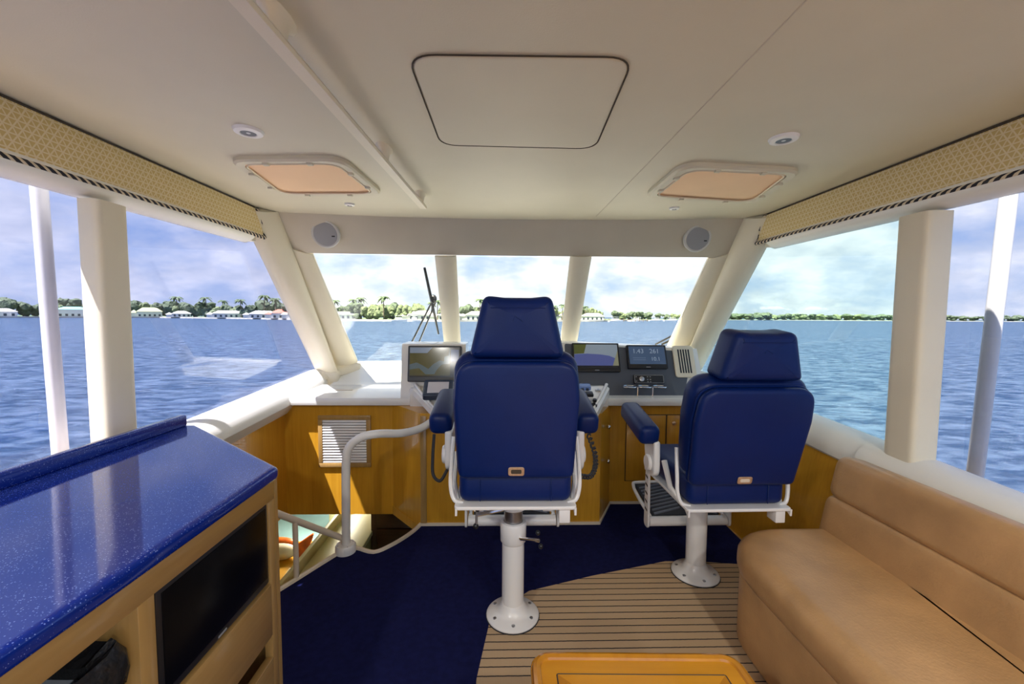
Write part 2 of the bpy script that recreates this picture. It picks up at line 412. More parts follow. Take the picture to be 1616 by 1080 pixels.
def broad(seed, leaf, wide):
    t = empty('shore_tree', (0, 0, 0), None, 'tree')
    mk('crown', crown(seed, wide), M[leaf], t, local=True, sharp=20)
    b = MB().tube([(0, 0, -.5), (.1, 0, 1.6), (0, .1, 4)], [.4, .3, .2], 6)
    for a in (.5, 2.6, 4.5): b.tube([(0, 0, 2), (1.2 * math.cos(a), 1.2 * math.sin(a), 3.8)], [.2, .1], 5)
    mk('trunk', b, M['bark'], t, local=True); return t
def palm(seed):
    r = random.Random(seed); t = empty('palm_tree', (0, 0, 0), None, 'tree')
    lean = V((r.uniform(-1, 1), 0, 0))
    mk('trunk', MB().tube([(0, 0, -.5), lean * .3 + V((0, 0, 4)), lean + V((0, 0, 9))], [.3, .22, .18], 6), M['bark'], t, local=True)
    b = MB()
    for i in range(15):
        a = i * 2.4 + r.uniform(-.2, .2); e = r.uniform(-.1, 1.1); d = V((math.cos(a), math.sin(a), 0)); side = V((-d.y, d.x, 0))
        pts = []
        for k in range(6):
            q = k / 5; c = lean + V((0, 0, 9)) + d * (3.0 * q * math.cos(e * .5)) + V((0, 0, 2.4 * q * math.sin(e) - 2.4 * q * q)); wd = .55 * math.sin(PI * (.12 + .85 * q))
            pts.append((c - side * wd - V((0, 0, .25 * wd)), c + V((0, 0, .15)), c + side * wd - V((0, 0, .25 * wd))))
        vs = [p for tr in pts for p in tr]; fs = []
        for k in range(5):
            fs += [(3 * k, 3 * k + 1, 3 * k + 4, 3 * k + 3), (3 * k + 1, 3 * k + 2, 3 * k + 5, 3 * k + 4)]
        b.add(vs, fs)
    mk('crown', b, M['leaf3'], t, local=True); return t
protos = {'d': [broad(1, 'leaf1', 2.6), broad(2, 'leaf1', 3.6)], 'y': [broad(3, 'leaf2', 3.2), broad(4, 'leaf2', 4.2)], 'p': [palm(5), palm(6)]}
used = set()
KD = {'d': 'dark green broadleaf tree', 'y': 'yellow green broadleaf tree', 'p': 'tall palm tree'}
def tree(kind, az, extra, sc, zs=1.0):
    p = protos[kind][rnd.randrange(2)]
    if p.name in used: o = copy_tree(p)
    else: o = p; used.add(p.name)
    o.location = shp(az, extra, SEA + .9); o.rotation_euler = (0, 0, rnd.uniform(0, 6.28)); o.scale = (sc, sc, sc * zs)
    near = min(HS, key=lambda h: abs(h[0] - az)) if az < 15.5 else None
    if near:
        d = az - near[0]; w_ = 'behind ' if abs(d) < .9 else 'just left of ' if d < 0 else 'just right of '
        q = w_ + near[1]
    elif az < 28: q = 'in the low treeline behind the distant dock'
    elif az < 36: q = 'in the far starboard treeline beside the windshield pillar'
    elif az < 45: q = 'in the far starboard treeline next to the window pillar'
    else: q = 'in the far treeline beyond the starboard outer pole'
    tag(o, KD[kind] + ' ' + q, 'tree', KD[kind] + 's ' + q)
HS = [(-49.6, 'the house left of the port outer pole'), (-45.3, 'the teal roofed house'), (-39.8, 'the olive roofed house'), (-37.2, 'the low house beside the olive roof'), (-33.0, 'the long white house'),
      (-29.6, 'the house left of the red roof'), (-27.8, 'the red roofed house'), (-26.2, 'the house right of the red roof'), (-20.5, 'the house at the left windshield edge'), (-10.8, 'the house left of the wiper'),
      (-7.2, 'the house right of the wiper'), (-3.6, 'the house left of the headrest'), (5.6, 'the house right of the headrest'), (9.3, 'the house beside the starboard mullion'), (12.5, 'the house behind the dock')]
az = -54.0
while az < -26:
    tree(rnd.choice('dddyd'), az, rnd.uniform(14, 45), rnd.uniform(1.1, 1.7)); az += rnd.uniform(.7, 1.1)
for a in (-50.5, -44, -37.5, -35, -33.5, -31.8, -29.5, -28.3): tree('p', a, rnd.uniform(6, 40), rnd.uniform(1.5, 1.9))
az = -25.0
while az < 15:
    if rnd.random() < .8: tree(rnd.choice('yydyd'), az, rnd.uniform(14, 45), rnd.uniform(.9, 1.35))
    az += rnd.uniform(.9, 1.4)
for a in (-23.5, -21.7, -19.6, -18.6, -15.8, -9.6, -8.8, -7.4, -3, 2.5, 6.1, 7.2, 8.4, 11.5): tree('p', a, rnd.uniform(4, 24), rnd.uniform(1.1, 1.55))
for a in (-17.6, -16.9, -13.2, -12.5): tree('y', a, 8, 1.15)
az = 15.5
while az < 27: tree(rnd.choice('dyd'), az, rnd.uniform(20, 60), rnd.uniform(1.0, 1.35), .8); az += rnd.uniform(.8, 1.2)
az = 28.0
while az < 55: tree(rnd.choice('dydd'), az, rnd.uniform(10, 60), rnd.uniform(1.9, 2.7), .5); az += rnd.uniform(.6, .85)

# houses
M['hwall'] = mat('white_stucco', (.72, .70, .64), .8); M['hroof'] = mat('pale_tile_roof', (.55, .53, .5), .8, var=.15, vscale=1)
M['hred'] = mat('terracotta_roof', (.48, .15, .10), .8, var=.15, vscale=1); M['hteal'] = mat('teal_metal_roof', (.18, .42, .40), .6)
M['hgreen'] = mat('olive_roof', (.30, .33, .18), .8); M['hglass'] = mat('dark_house_glass', (.03, .04, .05), .1)
def house(az, extra, wd, h, roof, label, rh=2.2, wings=True):
    p = shp(az, extra, SEA + .9); t = empty('shore_house', p, label, 'house', rz=-math.radians(az))
    b = MB().box(-wd / 2, wd / 2, -4, 4, 0, h)
    if wings: b.box(-wd / 2 - 4, -wd / 2, -2.5, 3.5, 0, h * .75)
    mk('wall', b, M['hwall'], t, local=True)
    b = MB(); e = .7
    def hip(x0, x1, y0, y1, z, r):
        q = min((y1 - y0) / 2, (x1 - x0) / 2) * .9
        b.add([(x0, y0, z), (x1, y0, z), (x1, y1, z), (x0, y1, z), (x0 + q, (y0 + y1) / 2, z + r), (x1 - q, (y0 + y1) / 2, z + r)],
              [(0, 1, 5, 4), (1, 2, 5), (2, 3, 4, 5), (3, 0, 4), (3, 2, 1, 0)])
    hip(-wd / 2 - e, wd / 2 + e, -4 - e, 4 + e, h, rh)
    if wings: hip(-wd / 2 - 4 - e, -wd / 2 + e, -3, 4, h * .75, rh * .7)
    mk('roof', b, M[roof], t, local=True)
    n = max(3, int(wd / 3))
    for i in range(n):
        x = -wd / 2 + (i + .5) * wd / n
        f = mk('window', MB().box(x - .85, x + .85, -4.08, -3.95, .4, 2.3), M['hwall'], t, local=True)
        mk('pane', MB().box(x - .7, x + .7, -4.12, -4.06, .5, 2.2), M['hglass'], f, local=True)
    return t
house(-49.6, 6, 14, 3.4, 'hroof', 'white house among trees left of the port outer pole')
house(-45.3, 8, 16, 5.5, 'hteal', 'house with teal roof between the port outer pole and port pillar', 2.0)
house(-39.8, 12, 16, 4.5, 'hgreen', 'house with olive hip roof just right of the port pillar', 3.5)
house(-37.2, 5, 12, 3.0, 'hroof', 'low pale house right of the olive roofed house')
house(-33.0, 6, 20, 3.4, 'hroof', 'long white house near the middle of the port forward window')
house(-29.6, 6, 17, 3.2, 'hroof', 'white house just left of the red roofed house')
house(-27.8, 6, 11, 3.8, 'hred', 'house with terracotta red roof in the port forward window', 2.6)
house(-26.2, 9, 9, 3.6, 'hroof', 'white house right of the red roofed house beside the windshield pillar')
house(-20.5, 8, 18, 3.0, 'hroof', 'low white house at the left end of the port windshield pane', 1.8)
house(-10.8, 8, 16, 3.2, 'hroof', 'white house left of the wiper in the port windshield pane', 2.4)
house(-7.2, 8, 13, 3.0, 'hroof', 'pale house right of the wiper beside the port mullion', 2.6)
house(-3.6, 9, 12, 3.4, 'hroof', 'white house just left of the helm chair headrest', 2.2)
house(5.6, 9, 12, 3.6, 'hroof', 'white house just right of the helm chair headrest', 2.8)
house(9.3, 9, 13, 3.4, 'hroof', 'pale house beside the starboard mullion', 2.6)
house(12.5, 14, 16, 3.2, 'hroof', 'white house behind the dock right of the starboard mullion', 2.2)
# boats and dock
M['hull'] = mat('white_boat_hull', (.8, .8, .8), .3)
def boat(az, extra, ln, label, rz):
    t = empty('moored_boat', shp(az, extra, SEA - .1), label, 'boat', rz=rz)
    rg = []
    for k in range(9):
        q = k / 8; wd = 1.5 * math.sin(PI * (.25 + .75 * q)) ** .7 + .02; x = (q - .5) * ln; s = .9 + .6 * q
        rg.append([V((x, -wd, s)), V((x, -wd * .6, -.3)), V((x, wd * .6, -.3)), V((x, wd, s))])
    mk('hull', MB().loft(rg), M['hull'], t, local=True)
    mk('cabin', MB().box(-ln * .2, ln * .15, -.9, .9, 1, 2.5, .15), M['hull'], t, local=True)
    b = MB().box(-ln * .28, ln * .12, -1.1, 1.1, 3.5, 3.65)
    for x in (-ln * .25, ln * .08):
        for y in (-.8, .8): b.tube([(x, y, 1), (x, y, 3.5)], .05, 5)
    mk('hardtop', b, M['hull'], t, local=True)
for a, e_, l_, lb, r_ in ((15.6, -34, 12, 'white motor boat moored at the dock nearest the starboard mullion', .3), (18.2, -48, 14, 'white motor boat moored at the middle of the distant dock', 2.9),
                          (20.8, -60, 16, 'white motor yacht near the right end of the distant dock', .2), (22.8, -110, 18, 'large white yacht beside the starboard windshield pillar', .1),
                          (-13.8, -4, 9, 'small white boat at the seawall under yellow green trees', .2), (-11.9, -4, 8, 'small white boat at the seawall below the white house', 3)):
    boat(a, e_, l_, lb, r_)
t = empty('dock', shp(16, -16), 'long low dock on piles in the starboard windshield pane', 'dock', rz=-.35)
mk('deck', MB().box(-14, 22, -1, 1, 1.2, 1.5), M['bark'], t, local=True)
for i in range(13): mk('pile', MB().tube([(-13.5 + i * 2.9, -1, -.6), (-13.5 + i * 2.9, -1, 2.6)], .22, 6), M['bark'], t, local=True)

# ------------------------------------------------------------------ cabin shell
hole = [(-1.30, 1.70), (-1.157, 1.956), (-.967, 2.306), (-.90, 2.315), (-.795, 2.275), (-.72, 2.34), (-.654, 2.437), (-.61, 2.53), (-.585, 2.62)]
mb = MB()
poly = [(-1.7, -2.2), (1.7, -2.2), (1.7, 3.0), (-.585, 3.0)] + hole[::-1] + [(-1.7, 1.70)]
mb.prism(poly, -.05, 0); struct('floor', mb, M['maplel'])
# fitted carpets
edge = [(-.17, -2.2), (-.17, 1.0), (-.165, 1.45), (-.12, 1.77), (.063, 1.937), (.40, 2.05), (.832, 2.171), (1.02, 2.165), (1.37, 2.12)]
mb = MB(); nav = [(-.76, -2.2)] + edge[:1] + edge[1:] + [(1.39, 2.86), (.70, 2.86), (.562, 2.575), (-.585, 2.575)] + hole[::-1][1:-1] + [(-1.2, 1.62), (-.76, 1.3)]
mb.prism(nav, .0005, .008); mk('navy_carpet', mb, M['carpet'], label='plain navy blue fitted carpet under the helm chair and along the stairwell', cat='carpet')
mb = MB(); mb.prism(edge + [(1.39, -2.2)], .0005, .007); o = mk('striped_carpet', mb, M['stripe'], label='tan woven carpet with thin dark stripes in front of the settee', cat='carpet', base=False)
mb = MB(); mb.tube(smooth_path([(x, y, .008) for x, y in hole], 4), .014, 8); struct('trim_1', mb, M['trim'])

# ceiling
fy = lambda x: 2.70 + .12 * (1 - (x / 1.49) ** 2)
cpoly = [(-1.67, -2.2), (1.67, -2.2), (1.67, 2.5), (1.58, 2.6), (1.49, 2.70)] + [(1.49 - i * .149, fy(1.49 - i * .149)) for i in range(1, 20)] + [(-1.49, 2.70), (-1.58, 2.6), (-1.67, 2.5)]
struct('ceiling', MB().prism(cpoly, 2.0, 2.10), M['ceiling'])
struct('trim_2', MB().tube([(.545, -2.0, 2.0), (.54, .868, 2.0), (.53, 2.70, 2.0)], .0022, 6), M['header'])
# roof brow outside over the windshield
struct('roof_brow', MB().prism([(-1.67, 2.4), (1.67, 2.4), (1.58, 2.95), (0, 3.08), (-1.58, 2.95)], 2.10, 2.16), M['gel'])

# header over the windshield
xs = [-1.60 + i * .16 for i in range(21)]
A = [V((x, fy(max(-1.49, min(1.49, x))) - .01, 2.01)) for x in xs]
B = [V((x * .965, 2.90 + .06 * (1 - (x / 1.5) ** 2), 1.772 - .005 * (x / 1.5) ** 2 + .008)) for x in xs]
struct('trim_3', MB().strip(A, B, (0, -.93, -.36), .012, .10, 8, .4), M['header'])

# windshield: head line, base line
def ws_top(x): return V((x, 2.93 + .06 * (1 - (x / 1.5) ** 2), 1.775))
def ws_bot(x): return V((x, 3.58 + .08 * (1 - (x / 1.5) ** 2), .945))
def pane(name, quad, m, th=.008):
    a, b, c, d = [V(q) for q in quad]; n = (b - a).cross(d - a).normalized() * th
    mb = MB(); mb.loft([[a, b, c, d], [a + n, b + n, c + n, d + n]]); return struct(name, mb, m)
def wsx(i, top): return {0: (-1.44, -1.40), 1: (-.47, -.52), 2: (.47, .52), 3: (1.44, 1.40)}[i][0 if top else 1]
for i in range(3):
    pane('window_%d' % (i + 1), [ws_bot(wsx(i, 0)), ws_bot(wsx(i + 1, 0)), ws_top(wsx(i + 1, 1)), ws_top(wsx(i, 1))], M['glass_front'])
# mullions
wn = V((0, -.80, -.60))
k = 4
for px_t, px_b, w_t, w_b in ((703, 714, 34, 26), (917, 897, 34, 26)):
    A = []; B = []
    for i in range(9):
        q = i / 8; x = px_t + (px_b - px_t) * q; wd = (w_t + (w_b - w_t) * q) / 2; y = 404 + (545 - 404) * q
        a = onP(x - wd, y, (0, 2.96, 1.775), V((0, .83, .645)).normalized()); b = onP(x + wd, y, (0, 2.96, 1.775), V((0, .83, .645)).normalized())
        A.append(a); B.append(b)
    A.append(A[-1] + (A[-1] - A[-2]) * 2.6); B.append(B[-1] + (B[-1] - B[-2]) * 2.6)
    struct('trim_%d' % k, MB().strip(A, B, V((0, -.83, -.3)), .035, .02), M['cream']); k += 1

# A pillars (both sides): main padded tube + slim rib at the windshield edge
for sx in (-1, 1):
    A = []; B = []; C_ = []; nn = []
    for i in range(11):
        q = i / 10
        A.append(V((sx * (1.64 + .015 * q), 2.50 + 1.0 * q, 1.99 - 1.09 * q)))           # at the side glass
        top = V((sx * 1.50, 2.70, 2.005)); bot = V((sx * (1.435), 3.46, .84))
        B.append(top.lerp(bot, q))
        nn.append(V((-sx * .38, -.68, -.55)))
    struct('trim_%d' % k, MB().strip(A, B, nn, [.045] * 11, .05, 12, .7), M['cream']); k += 1
    A = []; B = []
    for i in range(9):
        q = i / 8
        A.append(V((sx * 1.58, 2.84, 1.83)).lerp(V((sx * 1.52, 3.52, .90)), q)); B.append(ws_top(sx * 1.395).lerp(ws_bot(sx * 1.325), q))
    struct('trim_%d' % k, MB().strip(A, B, V((-sx * .35, -.75, -.5)), .035, .04), M['cream']); k += 1
    # foot of the pillar beside the dash
    mb = MB(); mb.strip([V((sx * 1.56, 3.36, .80)), V((sx * 1.46, 3.44, .84)), V((sx * 1.30, 3.56, .87))], [V((sx * 1.56, 3.5, .95)), V((sx * 1.46, 3.55, .96)), V((sx * 1.30, 3.60, .935))], V((-sx * .3, -.8, .3)), .02, .05)
    mb.box(min(sx * 1.43, sx * 1.645), max(sx * 1.43, sx * 1.645), 3.41, 3.62, .70, .895, .03, 3)
    struct('trim_%d' % k, mb, M['cream']); k += 1

# side glazing, sills, heads, pillars, walls
def zb(y): return .712 + .054 * y
wi = 4
for sx, gm, nm in ((-1, 'glass_port', 'left'), (1, 'glass_star', 'right')):
    def GB(y): return V((sx * 1.66, y, zb(y) - .045))
    def GT(y): return V((sx * 1.645, y, 1.80 + .012 * y))
    pane('window_%d' % wi, [GB(1.64), GB(3.58), GT(2.68), GT(1.64)] if sx < 0 else [GB(3.58), GB(1.64), GT(1.64), GT(2.68)], M[gm]); wi += 1
    pane('window_%d' % wi, [GB(-.26), GB(1.60), GT(1.60), GT(-.26)] if sx < 0 else [GB(1.60), GB(-.26), GT(-.26), GT(1.60)], M['glass_port' if sx < 0 else 'glass_aft']); wi += 1
    pane('window_%d' % wi, [GB(-2.1), GB(-.30), GT(-.30), GT(-2.1)] if sx < 0 else [GB(-.30), GB(-2.1), GT(-2.1), GT(-.30)], M['glass_port' if sx < 0 else 'glass_aft']); wi += 1
    # B pillar and one further aft
    for y0, y1 in ((1.55, 1.685), (-.36, -.24)):
        mb = MB(); pl = rpoly([((.04 if sx < 0 else .01), y0), (.116, y0), (.116, y1), ((.04 if sx < 0 else .01), y1)], [.012, .025, .035, .01], 5)
        rings = [[V((sx * (1.655 - p[0]), p[1], z)) for p in pl] for z in (.72, 1.1, 1.4, 1.765)]
        mb.loft(rings); struct('trim_%d' % k, mb, M['cream']); k += 1
    # sill pads, two lengths with a joint
    for (ys, drop) in (([1.775 + i * .17 for i in range(11)], 0), ([-2.2 + i * .33 for i in range(13)], .012)):
        if drop: ys[-1] = 1.765
        A = [V((sx * 1.675, y, zb(y) - .012)) for y in ys]; B = [V((sx * (1.505 - drop), y, .60 + .05 * y)) for y in ys]
        struct('trim_%d' % k, MB().strip(A, B, V((-sx * .62, 0, .78)), .052 + drop, .10, 12, .75), M['sill']); k += 1
    # head pad under the valance
    ys = [-2.2 + i * .44 for i in range(11)] + [2.4, 2.55, 2.62]
    A = [V((sx * 1.665, y, 1.760 + .012 * y)) for y in ys]; B = [V((sx * 1.585, y, 1.85 + .006 * y)) for y in ys]
    bl = [.062] * (len(ys) - 2) + [.055, .015]
    struct('trim_%d' % k, MB().strip(A, B, V((-sx * .9, 0, -.4)), bl, .05, 10, .6), M['sill']); k += 1
    # beam behind valance
    struct('trim_%d' % k, MB().box(min(sx * 1.60, sx * 1.662), max(sx * 1.60, sx * 1.662), -2.2, 2.62, 1.80, 2.02), M['cream']); k += 1
    # lower wall
    if sx > 0:
        a = [(1.40, 0), (1.52, .72), (1.60, .76), (1.66, .76), (1.66, -.05), (1.40, -.05)]
        mb = MB(); mb.loft([[V((x, -2.2, z)) for x, z in a], [V((x, 3.45, z)) for x, z in a]]); struct('wall_right', mb, M['maple'])
    else:
        struct('wall_left', MB().box(-1.70, -1.585, -2.2, 3.45, -.05, .74), M['maple'])

# aft bulkhead with its wide cockpit doorway (behind the camera)
mb = MB(); mb.box(-1.74, -1.35, -2.26, -2.2, -.05, 2.02).box(1.35, 1.74, -2.26, -2.2, -.05, 2.02).box(-1.35, 1.35, -2.26, -2.2, 1.92, 2.02); struct('wall_back', mb, M['cream'])

# forward bulkhead (port) over the stairwell
mb = MB(); mb.box(-1.60, -.80, 2.87, 2.93, -.06, .745); struct('wall_front', mb, M['maple'])

# ------------------------------------------------------------------ lower cabin seen through the stairwell
struct('lower_floor', MB().box(-3.0, -.2, 1.6, 6.0, -1.0, -.95), M['teal'])
mb = MB(); mb.box(-3.06, -3.0, 1.6, 6.0, -1.3, -.06).box(-3.0, -.2, 6.0, 6.06, -1.3, -.06).box(-.26, -.2, 1.6, 6.0, -1.3, -.06).box(-3.0, -.2, 1.56, 1.6, -1.3, -.06)
struct('wall_lower', mb, M['maple'])
mb = MB(); mb.box(-3.0, -.2, 2.94, 6.0, -.06, -.03).box(-3.0, -1.60, 1.6, 2.94, -.06, -.03); struct('lower_ceiling', mb, M['cream'])
t = empty('cabin_fill_lamp', (-1.7, 4.2, -.08), 'added fill lamp on the lower cabin ceiling beyond the stairwell', 'lamp')  # lamp and fixture added, unseen, to light the lower cabin
mk('rim', MB().lathe([(.0, 0), (.09, 0), (.09, .02), (0, .02)], (-1.7, 4.2, -.08)), M['plastic'], t)
mk('diffuser', MB().lathe([(.0, -.006), (.07, -.004), (.075, .002), (0, .002)], (-1.7, 4.2, -.08)), mat('fill_lamp_glow', (1, .9, .7), .5, emis=(1, .85, .6), estr=6), t)
ld = bpy.data.lights.new('cabin_fill_bulb', 'AREA'); ld.energy = 22; ld.size = .3; ld.color = (1, .92, .75); lo = bpy.data.objects.new('cabin_fill_bulb', ld); COL.objects.link(lo); lo.location = (-1.7, 4.2, -.12)
t = empty('stair_ledge', (-1.2, 3.0, -.95), 'pale yellow ledge with a raised rail below the stair opening', 'ledge')
mk('top', MB().box(-1.44, -1.12, 2.0, 3.75, -.44, -.40, .006), M['paleyellow'], t)
mk('rail', MB().box(-1.475, -1.445, 2.0, 3.75, -.42, -.33, .006), M['paleyellow'], t)
mk('side', MB().box(-1.46, -1.14, 2.0, 3.74, -.95, -.44), M['olive'], t)
mk('post', MB().box(-1.90, -1.84, 4.3, 4.36, -.95, -.07, .005), M['paleyellow'], t)
t = empty('drawer_unit', (-.85, 3.3, -.95), 'dark wood drawers below the floor opening beneath the helm', 'drawers')
mk('body', MB().box(-1.13, -.30, 3.28, 3.7, -.95, -.07), M['brown'], t)
for z in (-.93, -.65, -.37):
    d = mk('drawer', MB().box(-1.08, -.42, 3.262, 3.28, z, z + .27, .004), M['brown'], t); mk('knob', MB().ball((-.88, 3.25, z + .15), .012, .012, .012), M['chrome'], d)
t = empty('fish_ornament', (-2.0, 3.85, -.95), 'orange and white fish shaped ornament beyond the lower stair rail', 'ornament')
mk('stand', MB().box(-2.34, -1.86, 3.25, 3.85, -.95, -.80, .01), M['maple'], t)
mk('body', MB().ball((-2.02, 3.56, -.73), .15, .07, .075, 3), M['pearl'], t)
mk('back', MB().ball((-2.05, 3.60, -.70), .17, .06, .07, 3), M['orange'], t)
fm = frame((-1.90, 3.58, -.73), (1, .2, 0), (0, 0, 1))
mk('tail', MB().pad(rpoly([(0, -.03), (.14, -.17), (.12, 0), (.17, .15), (0, .04)], .012, 3), .03, .008, fm), M['orange'], t)

# ------------------------------------------------------------------ ceiling fittings
t = empty('ceiling_hatch_panel', (-.03, 1.35, 2.0), 'large vinyl covered access panel in the middle of the ceiling', 'ceiling panel')
pl = rpoly([(-.315, 1.075), (.245, 1.065), (.275, 1.62), (-.31, 1.61)][::1], [.07, .07, .07, .07], 7)
mk('panel', MB().pad(pl, .008, .005, Matrix.Translation((0, 0, 1.9955))), M['ceiling'], t)
mk('gap', MB().tube([(x, y, 1.9975) for x, y in rpoly([(-.318, 1.072), (.248, 1.062), (.278, 1.623), (-.313, 1.613)], .073, 7)], .0022, 6, True), M['dark'], t)
def skylight(pts, label, hot):
    c = sum((V(p) for p in pts), V((0, 0))) / 4
    t = empty('skylight', (c.x, c.y, 2.0), label, 'skylight', 'skylights in the ceiling')
    out = rpoly(pts, .09, 7); inn = rpoly([tuple(c + (V(p) - c) * .86) for p in pts], .075, 7); inn2 = rpoly([tuple(c + (V(p) - c) * .83) for p in pts], .07, 7)
    n = len(out); mb = MB()
    mb.loft([[V((x, y, 2.001)) for x, y in out], [V((x, y, 1.986)) for x, y in out], [V((x * .97 + c.x * .03, y * .97 + c.y * .03, 1.978)) for x, y in out],
             [V((x, y, 1.980)) for x, y in inn], [V((x, y, 2.001)) for x, y in inn]], caps=False)
    mk('frame', mb, M['ceiling'], t)
    mk('blind', MB().prism(inn, 1.988, 1.996), M['peach'], t)
    mk('seal', MB().tube([(x, y, 1.981) for x, y in inn2], .004, 6, True), M['trim'], t)
    for i in range(8):
        p = V(inn2[(i * n) // 8 + 3 if (i * n) // 8 + 3 < n else 0]); q = V(pts[i // 2]).lerp(V(pts[(i // 2 + 1) % 4]), .28 if i % 2 == 0 else .72); q = c + (q - c) * .885
        mk('clip', MB().box(q.x - .012, q.x + .012, q.y - .01, q.y + .01, 1.970, 1.984, .003), M['ceiling'], t)
skylight([(-1.21, 1.765), (-.73, 1.735), (-.70, 2.235), (-1.275, 2.27)], 'peach blind skylight in a cream frame left of the ceiling handrail', 1)
skylight([(.67, 1.735), (1.215, 1.785), (1.335, 2.30), (.67, 2.20)], 'peach blind skylight in a cream frame right of the ceiling seam', 0)
def downlight(x, y, r, label):
    t = empty('downlight', (x, y, 2.0), label, 'downlight', 'downlights in the ceiling')
    mk('rim', MB().lathe([(r * .5, 1.992), (r * .55, 1.988), (r * .9, 1.991), (r, 2.001), (r * .5, 2.001)], (x, y, 0), 28), M['plastic'], t)
    mk('reflector', MB().lathe([(r * .5, 1.990), (r * .42, 1.997), (r * .25, 1.999), (.0, 1.999)], (x, y, 0), 24), M['black'], t)
    mk('bulb', MB().ball((x, y, 1.994), r * .22, r * .22, .006), M['lens'], t)
downlight(-.978, 1.524, .05, 'white round downlight aft of the left skylight')
downlight(.936, 1.505, .05, 'white round downlight aft of the right skylight')
downlight(-.97, 2.478, .03, 'small white downlight ahead of the left skylight')
downlight(.941, 2.461, .03, 'small white downlight ahead of the right skylight')
# unseen fill downlights added behind the camera to brighten the lower part of the cabin
for x, y, q in ((-.95, -.35, 'port'), (.95, -.35, 'starboard'), (-.95, -1.5, 'aftmost port'), (.95, -1.5, 'aftmost starboard')):
    downlight(x, y, .05, 'added fill downlight, the %s one in the aft cabin ceiling' % q)
    ld = bpy.data.lights.new('added_fill_bulb', 'AREA'); ld.shape = 'DISK'; ld.size = .09; ld.energy = 13; ld.color = (1, .98, .92)
    lo = bpy.data.objects.new('added_fill_bulb', ld); COL.objects.link(lo); lo.location = (x, y, 1.983)
t = empty('ceiling_handrail', (-.55, 1.2, 2.0), 'long cream grab rail along the ceiling left of the hatch panel', 'handrail')
def hrx(y): return -.612 + .0443 * y
pl = [(-.017, -.010), (.017, -.010), (.019, 0), (.012, .012), (-.012, .012), (-.019, 0)]
mk('bar', MB().loft([[V((hrx(y) + a, y, 1.945 + b)) for a, b in pl] for y in (-.2, .4, .9, 1.4, 1.9, 2.27, 2.31)]), M['cream'], t)
for y in (.30, .95, 1.66, 2.25):
    mk('standoff', MB().loft([[V((hrx(y) + a * s, y + b * s * l, z)) for a, b in [(math.cos(j * PI / 6), math.sin(j * PI / 6)) for j in range(12)]] for z, s, l in ((2.002, .03, 2.4), (1.985, .018, 2.2), (1.955, .013, 2.0))]), M['cream'], t)
for sx, lb in ((-1, 'left'), (1, 'right')):
    c = V((sx * 1.245 + .0, 2.795, 1.885)); nrm = V((0, -.93, -.36))
    t = empty('ceiling_speaker', c, 'round grey speaker at the %s end of the header above the windshield' % lb, 'speaker', 'speakers in the header')
    fm = frame(c, (1, 0, 0), V((0, -.36, .93)))
    b = MB(); b.T = fm; b.lathe([(.076, -.02), (.090, -.02), (.092, .004), (.088, .009), (.082, .009), (.077, .005)], n=36); mk('rim', b, M['lightgrey'], t)
    b = MB(); b.T = fm; b.lathe([(.078, -.004), (.076, .008), (.05, .011), (.0, .012)], n=36); mk('grille', b, M['grille'], t)
    b = MB(); b.T = fm; b.box(.042, .062, -.016, -.008, .009, .0125); mk('logo_plate', b, M['black'], t)
# valances
for sx, lb in ((-1, 'left'), (1, 'right')):
    t = empty('window_valance', (sx * 1.575, .5, 1.8), 'yellow lattice fabric valance with twisted cord above the %s windows' % lb, 'valance', 'window valances')
    ys = [-2.15, -1, 0, 1, 1.6, 2.2, 2.56]
    a = [V((sx * 1.565, y, 1.99)) for y in ys]; b = [V((sx * 1.572, y + (.10 if y == 2.56 else 0), 1.806 + .012 * y)) for y in ys]
    mk('fabric', MB().strip(a, b, V((-sx, 0, 0)), .008, .028, 8, .5), M['valance'], t)
    pth = [V((sx * 1.568, y + (.10 if y == 2.56 else 0), 1.802 + .012 * y)) for y in ys] 
    mk('cord', MB().tube(pth + [V((sx * 1.562, 2.62, 1.91)), V((sx * 1.56, 2.57, 1.99))], .012, 8), M['cord'], t)
    mk('top_piping', MB().tube([(sx * 1.566, y, 1.994) for y in ys], .005, 6), M['dark'], t)

# ------------------------------------------------------------------ dash and helm console
H = empty('helm_console', (0, 2.9, 0), 'white helm console on honey maple base across the front of the cabin', 'console')
# maple base (centre) and starboard cabinet front
mk('base', MB().prism([(-.585, 2.575), (.562, 2.58), (.70, 2.87), (.70, 3.2), (-.84, 3.2), (-.84, 2.87)], .0, .735), M['maple'], H)
mk('port_cheek', MB().prism([(-.590, 2.578), (-.585, 2.60), (-.835, 2.88), (-.845, 2.868)], -.06, .0), M['maple'], H)
mk('cabinet_front', MB().box(.70, 1.46, 2.87, 2.90, 0, .74), M['maple'], H)
for x0, x1, kx in ((.815, 1.095, None), (1.105, 1.37, 1.150)):
    d = mk('door', MB().box(x0, x1, 2.862, 2.872, .18, .655, .003), M['maple'], H)
    mk('gap', MB().box(x0 - .005, x1 + .005, 2.8675, 2.8705, .175, .66), M['dark'], d)
    if kx: mk('knob', MB().lathe([(.0, 0), (.014, -.003), (.014, -.012), (.006, -.016), (.006, -.022), (0, -.022)][::-1], (kx, 2.862, .60), 16, 'Y'), M['brass'], d)
sd_ = (V((.70, 2.87, 0)) - V((.562, 2.58, 0))).normalized()
for z, dy in ((.60, .6), (.36, .6)):
    p = V((.562, 2.58, z)) + sd_ * .2 + V((sd_.y, -sd_.x, 0)) * .012
    mk('latch', MB().ball(p, .013, .013, .016), M['chrome'], H)
mk('base_trim', MB().prism([(-.592, 2.566), (.566, 2.571), (.71, 2.862), (1.40, 2.862), (1.40, 2.868), (.705, 2.868), (.56, 2.578), (-.585, 2.575)], .008, .026), M['trim'], H)
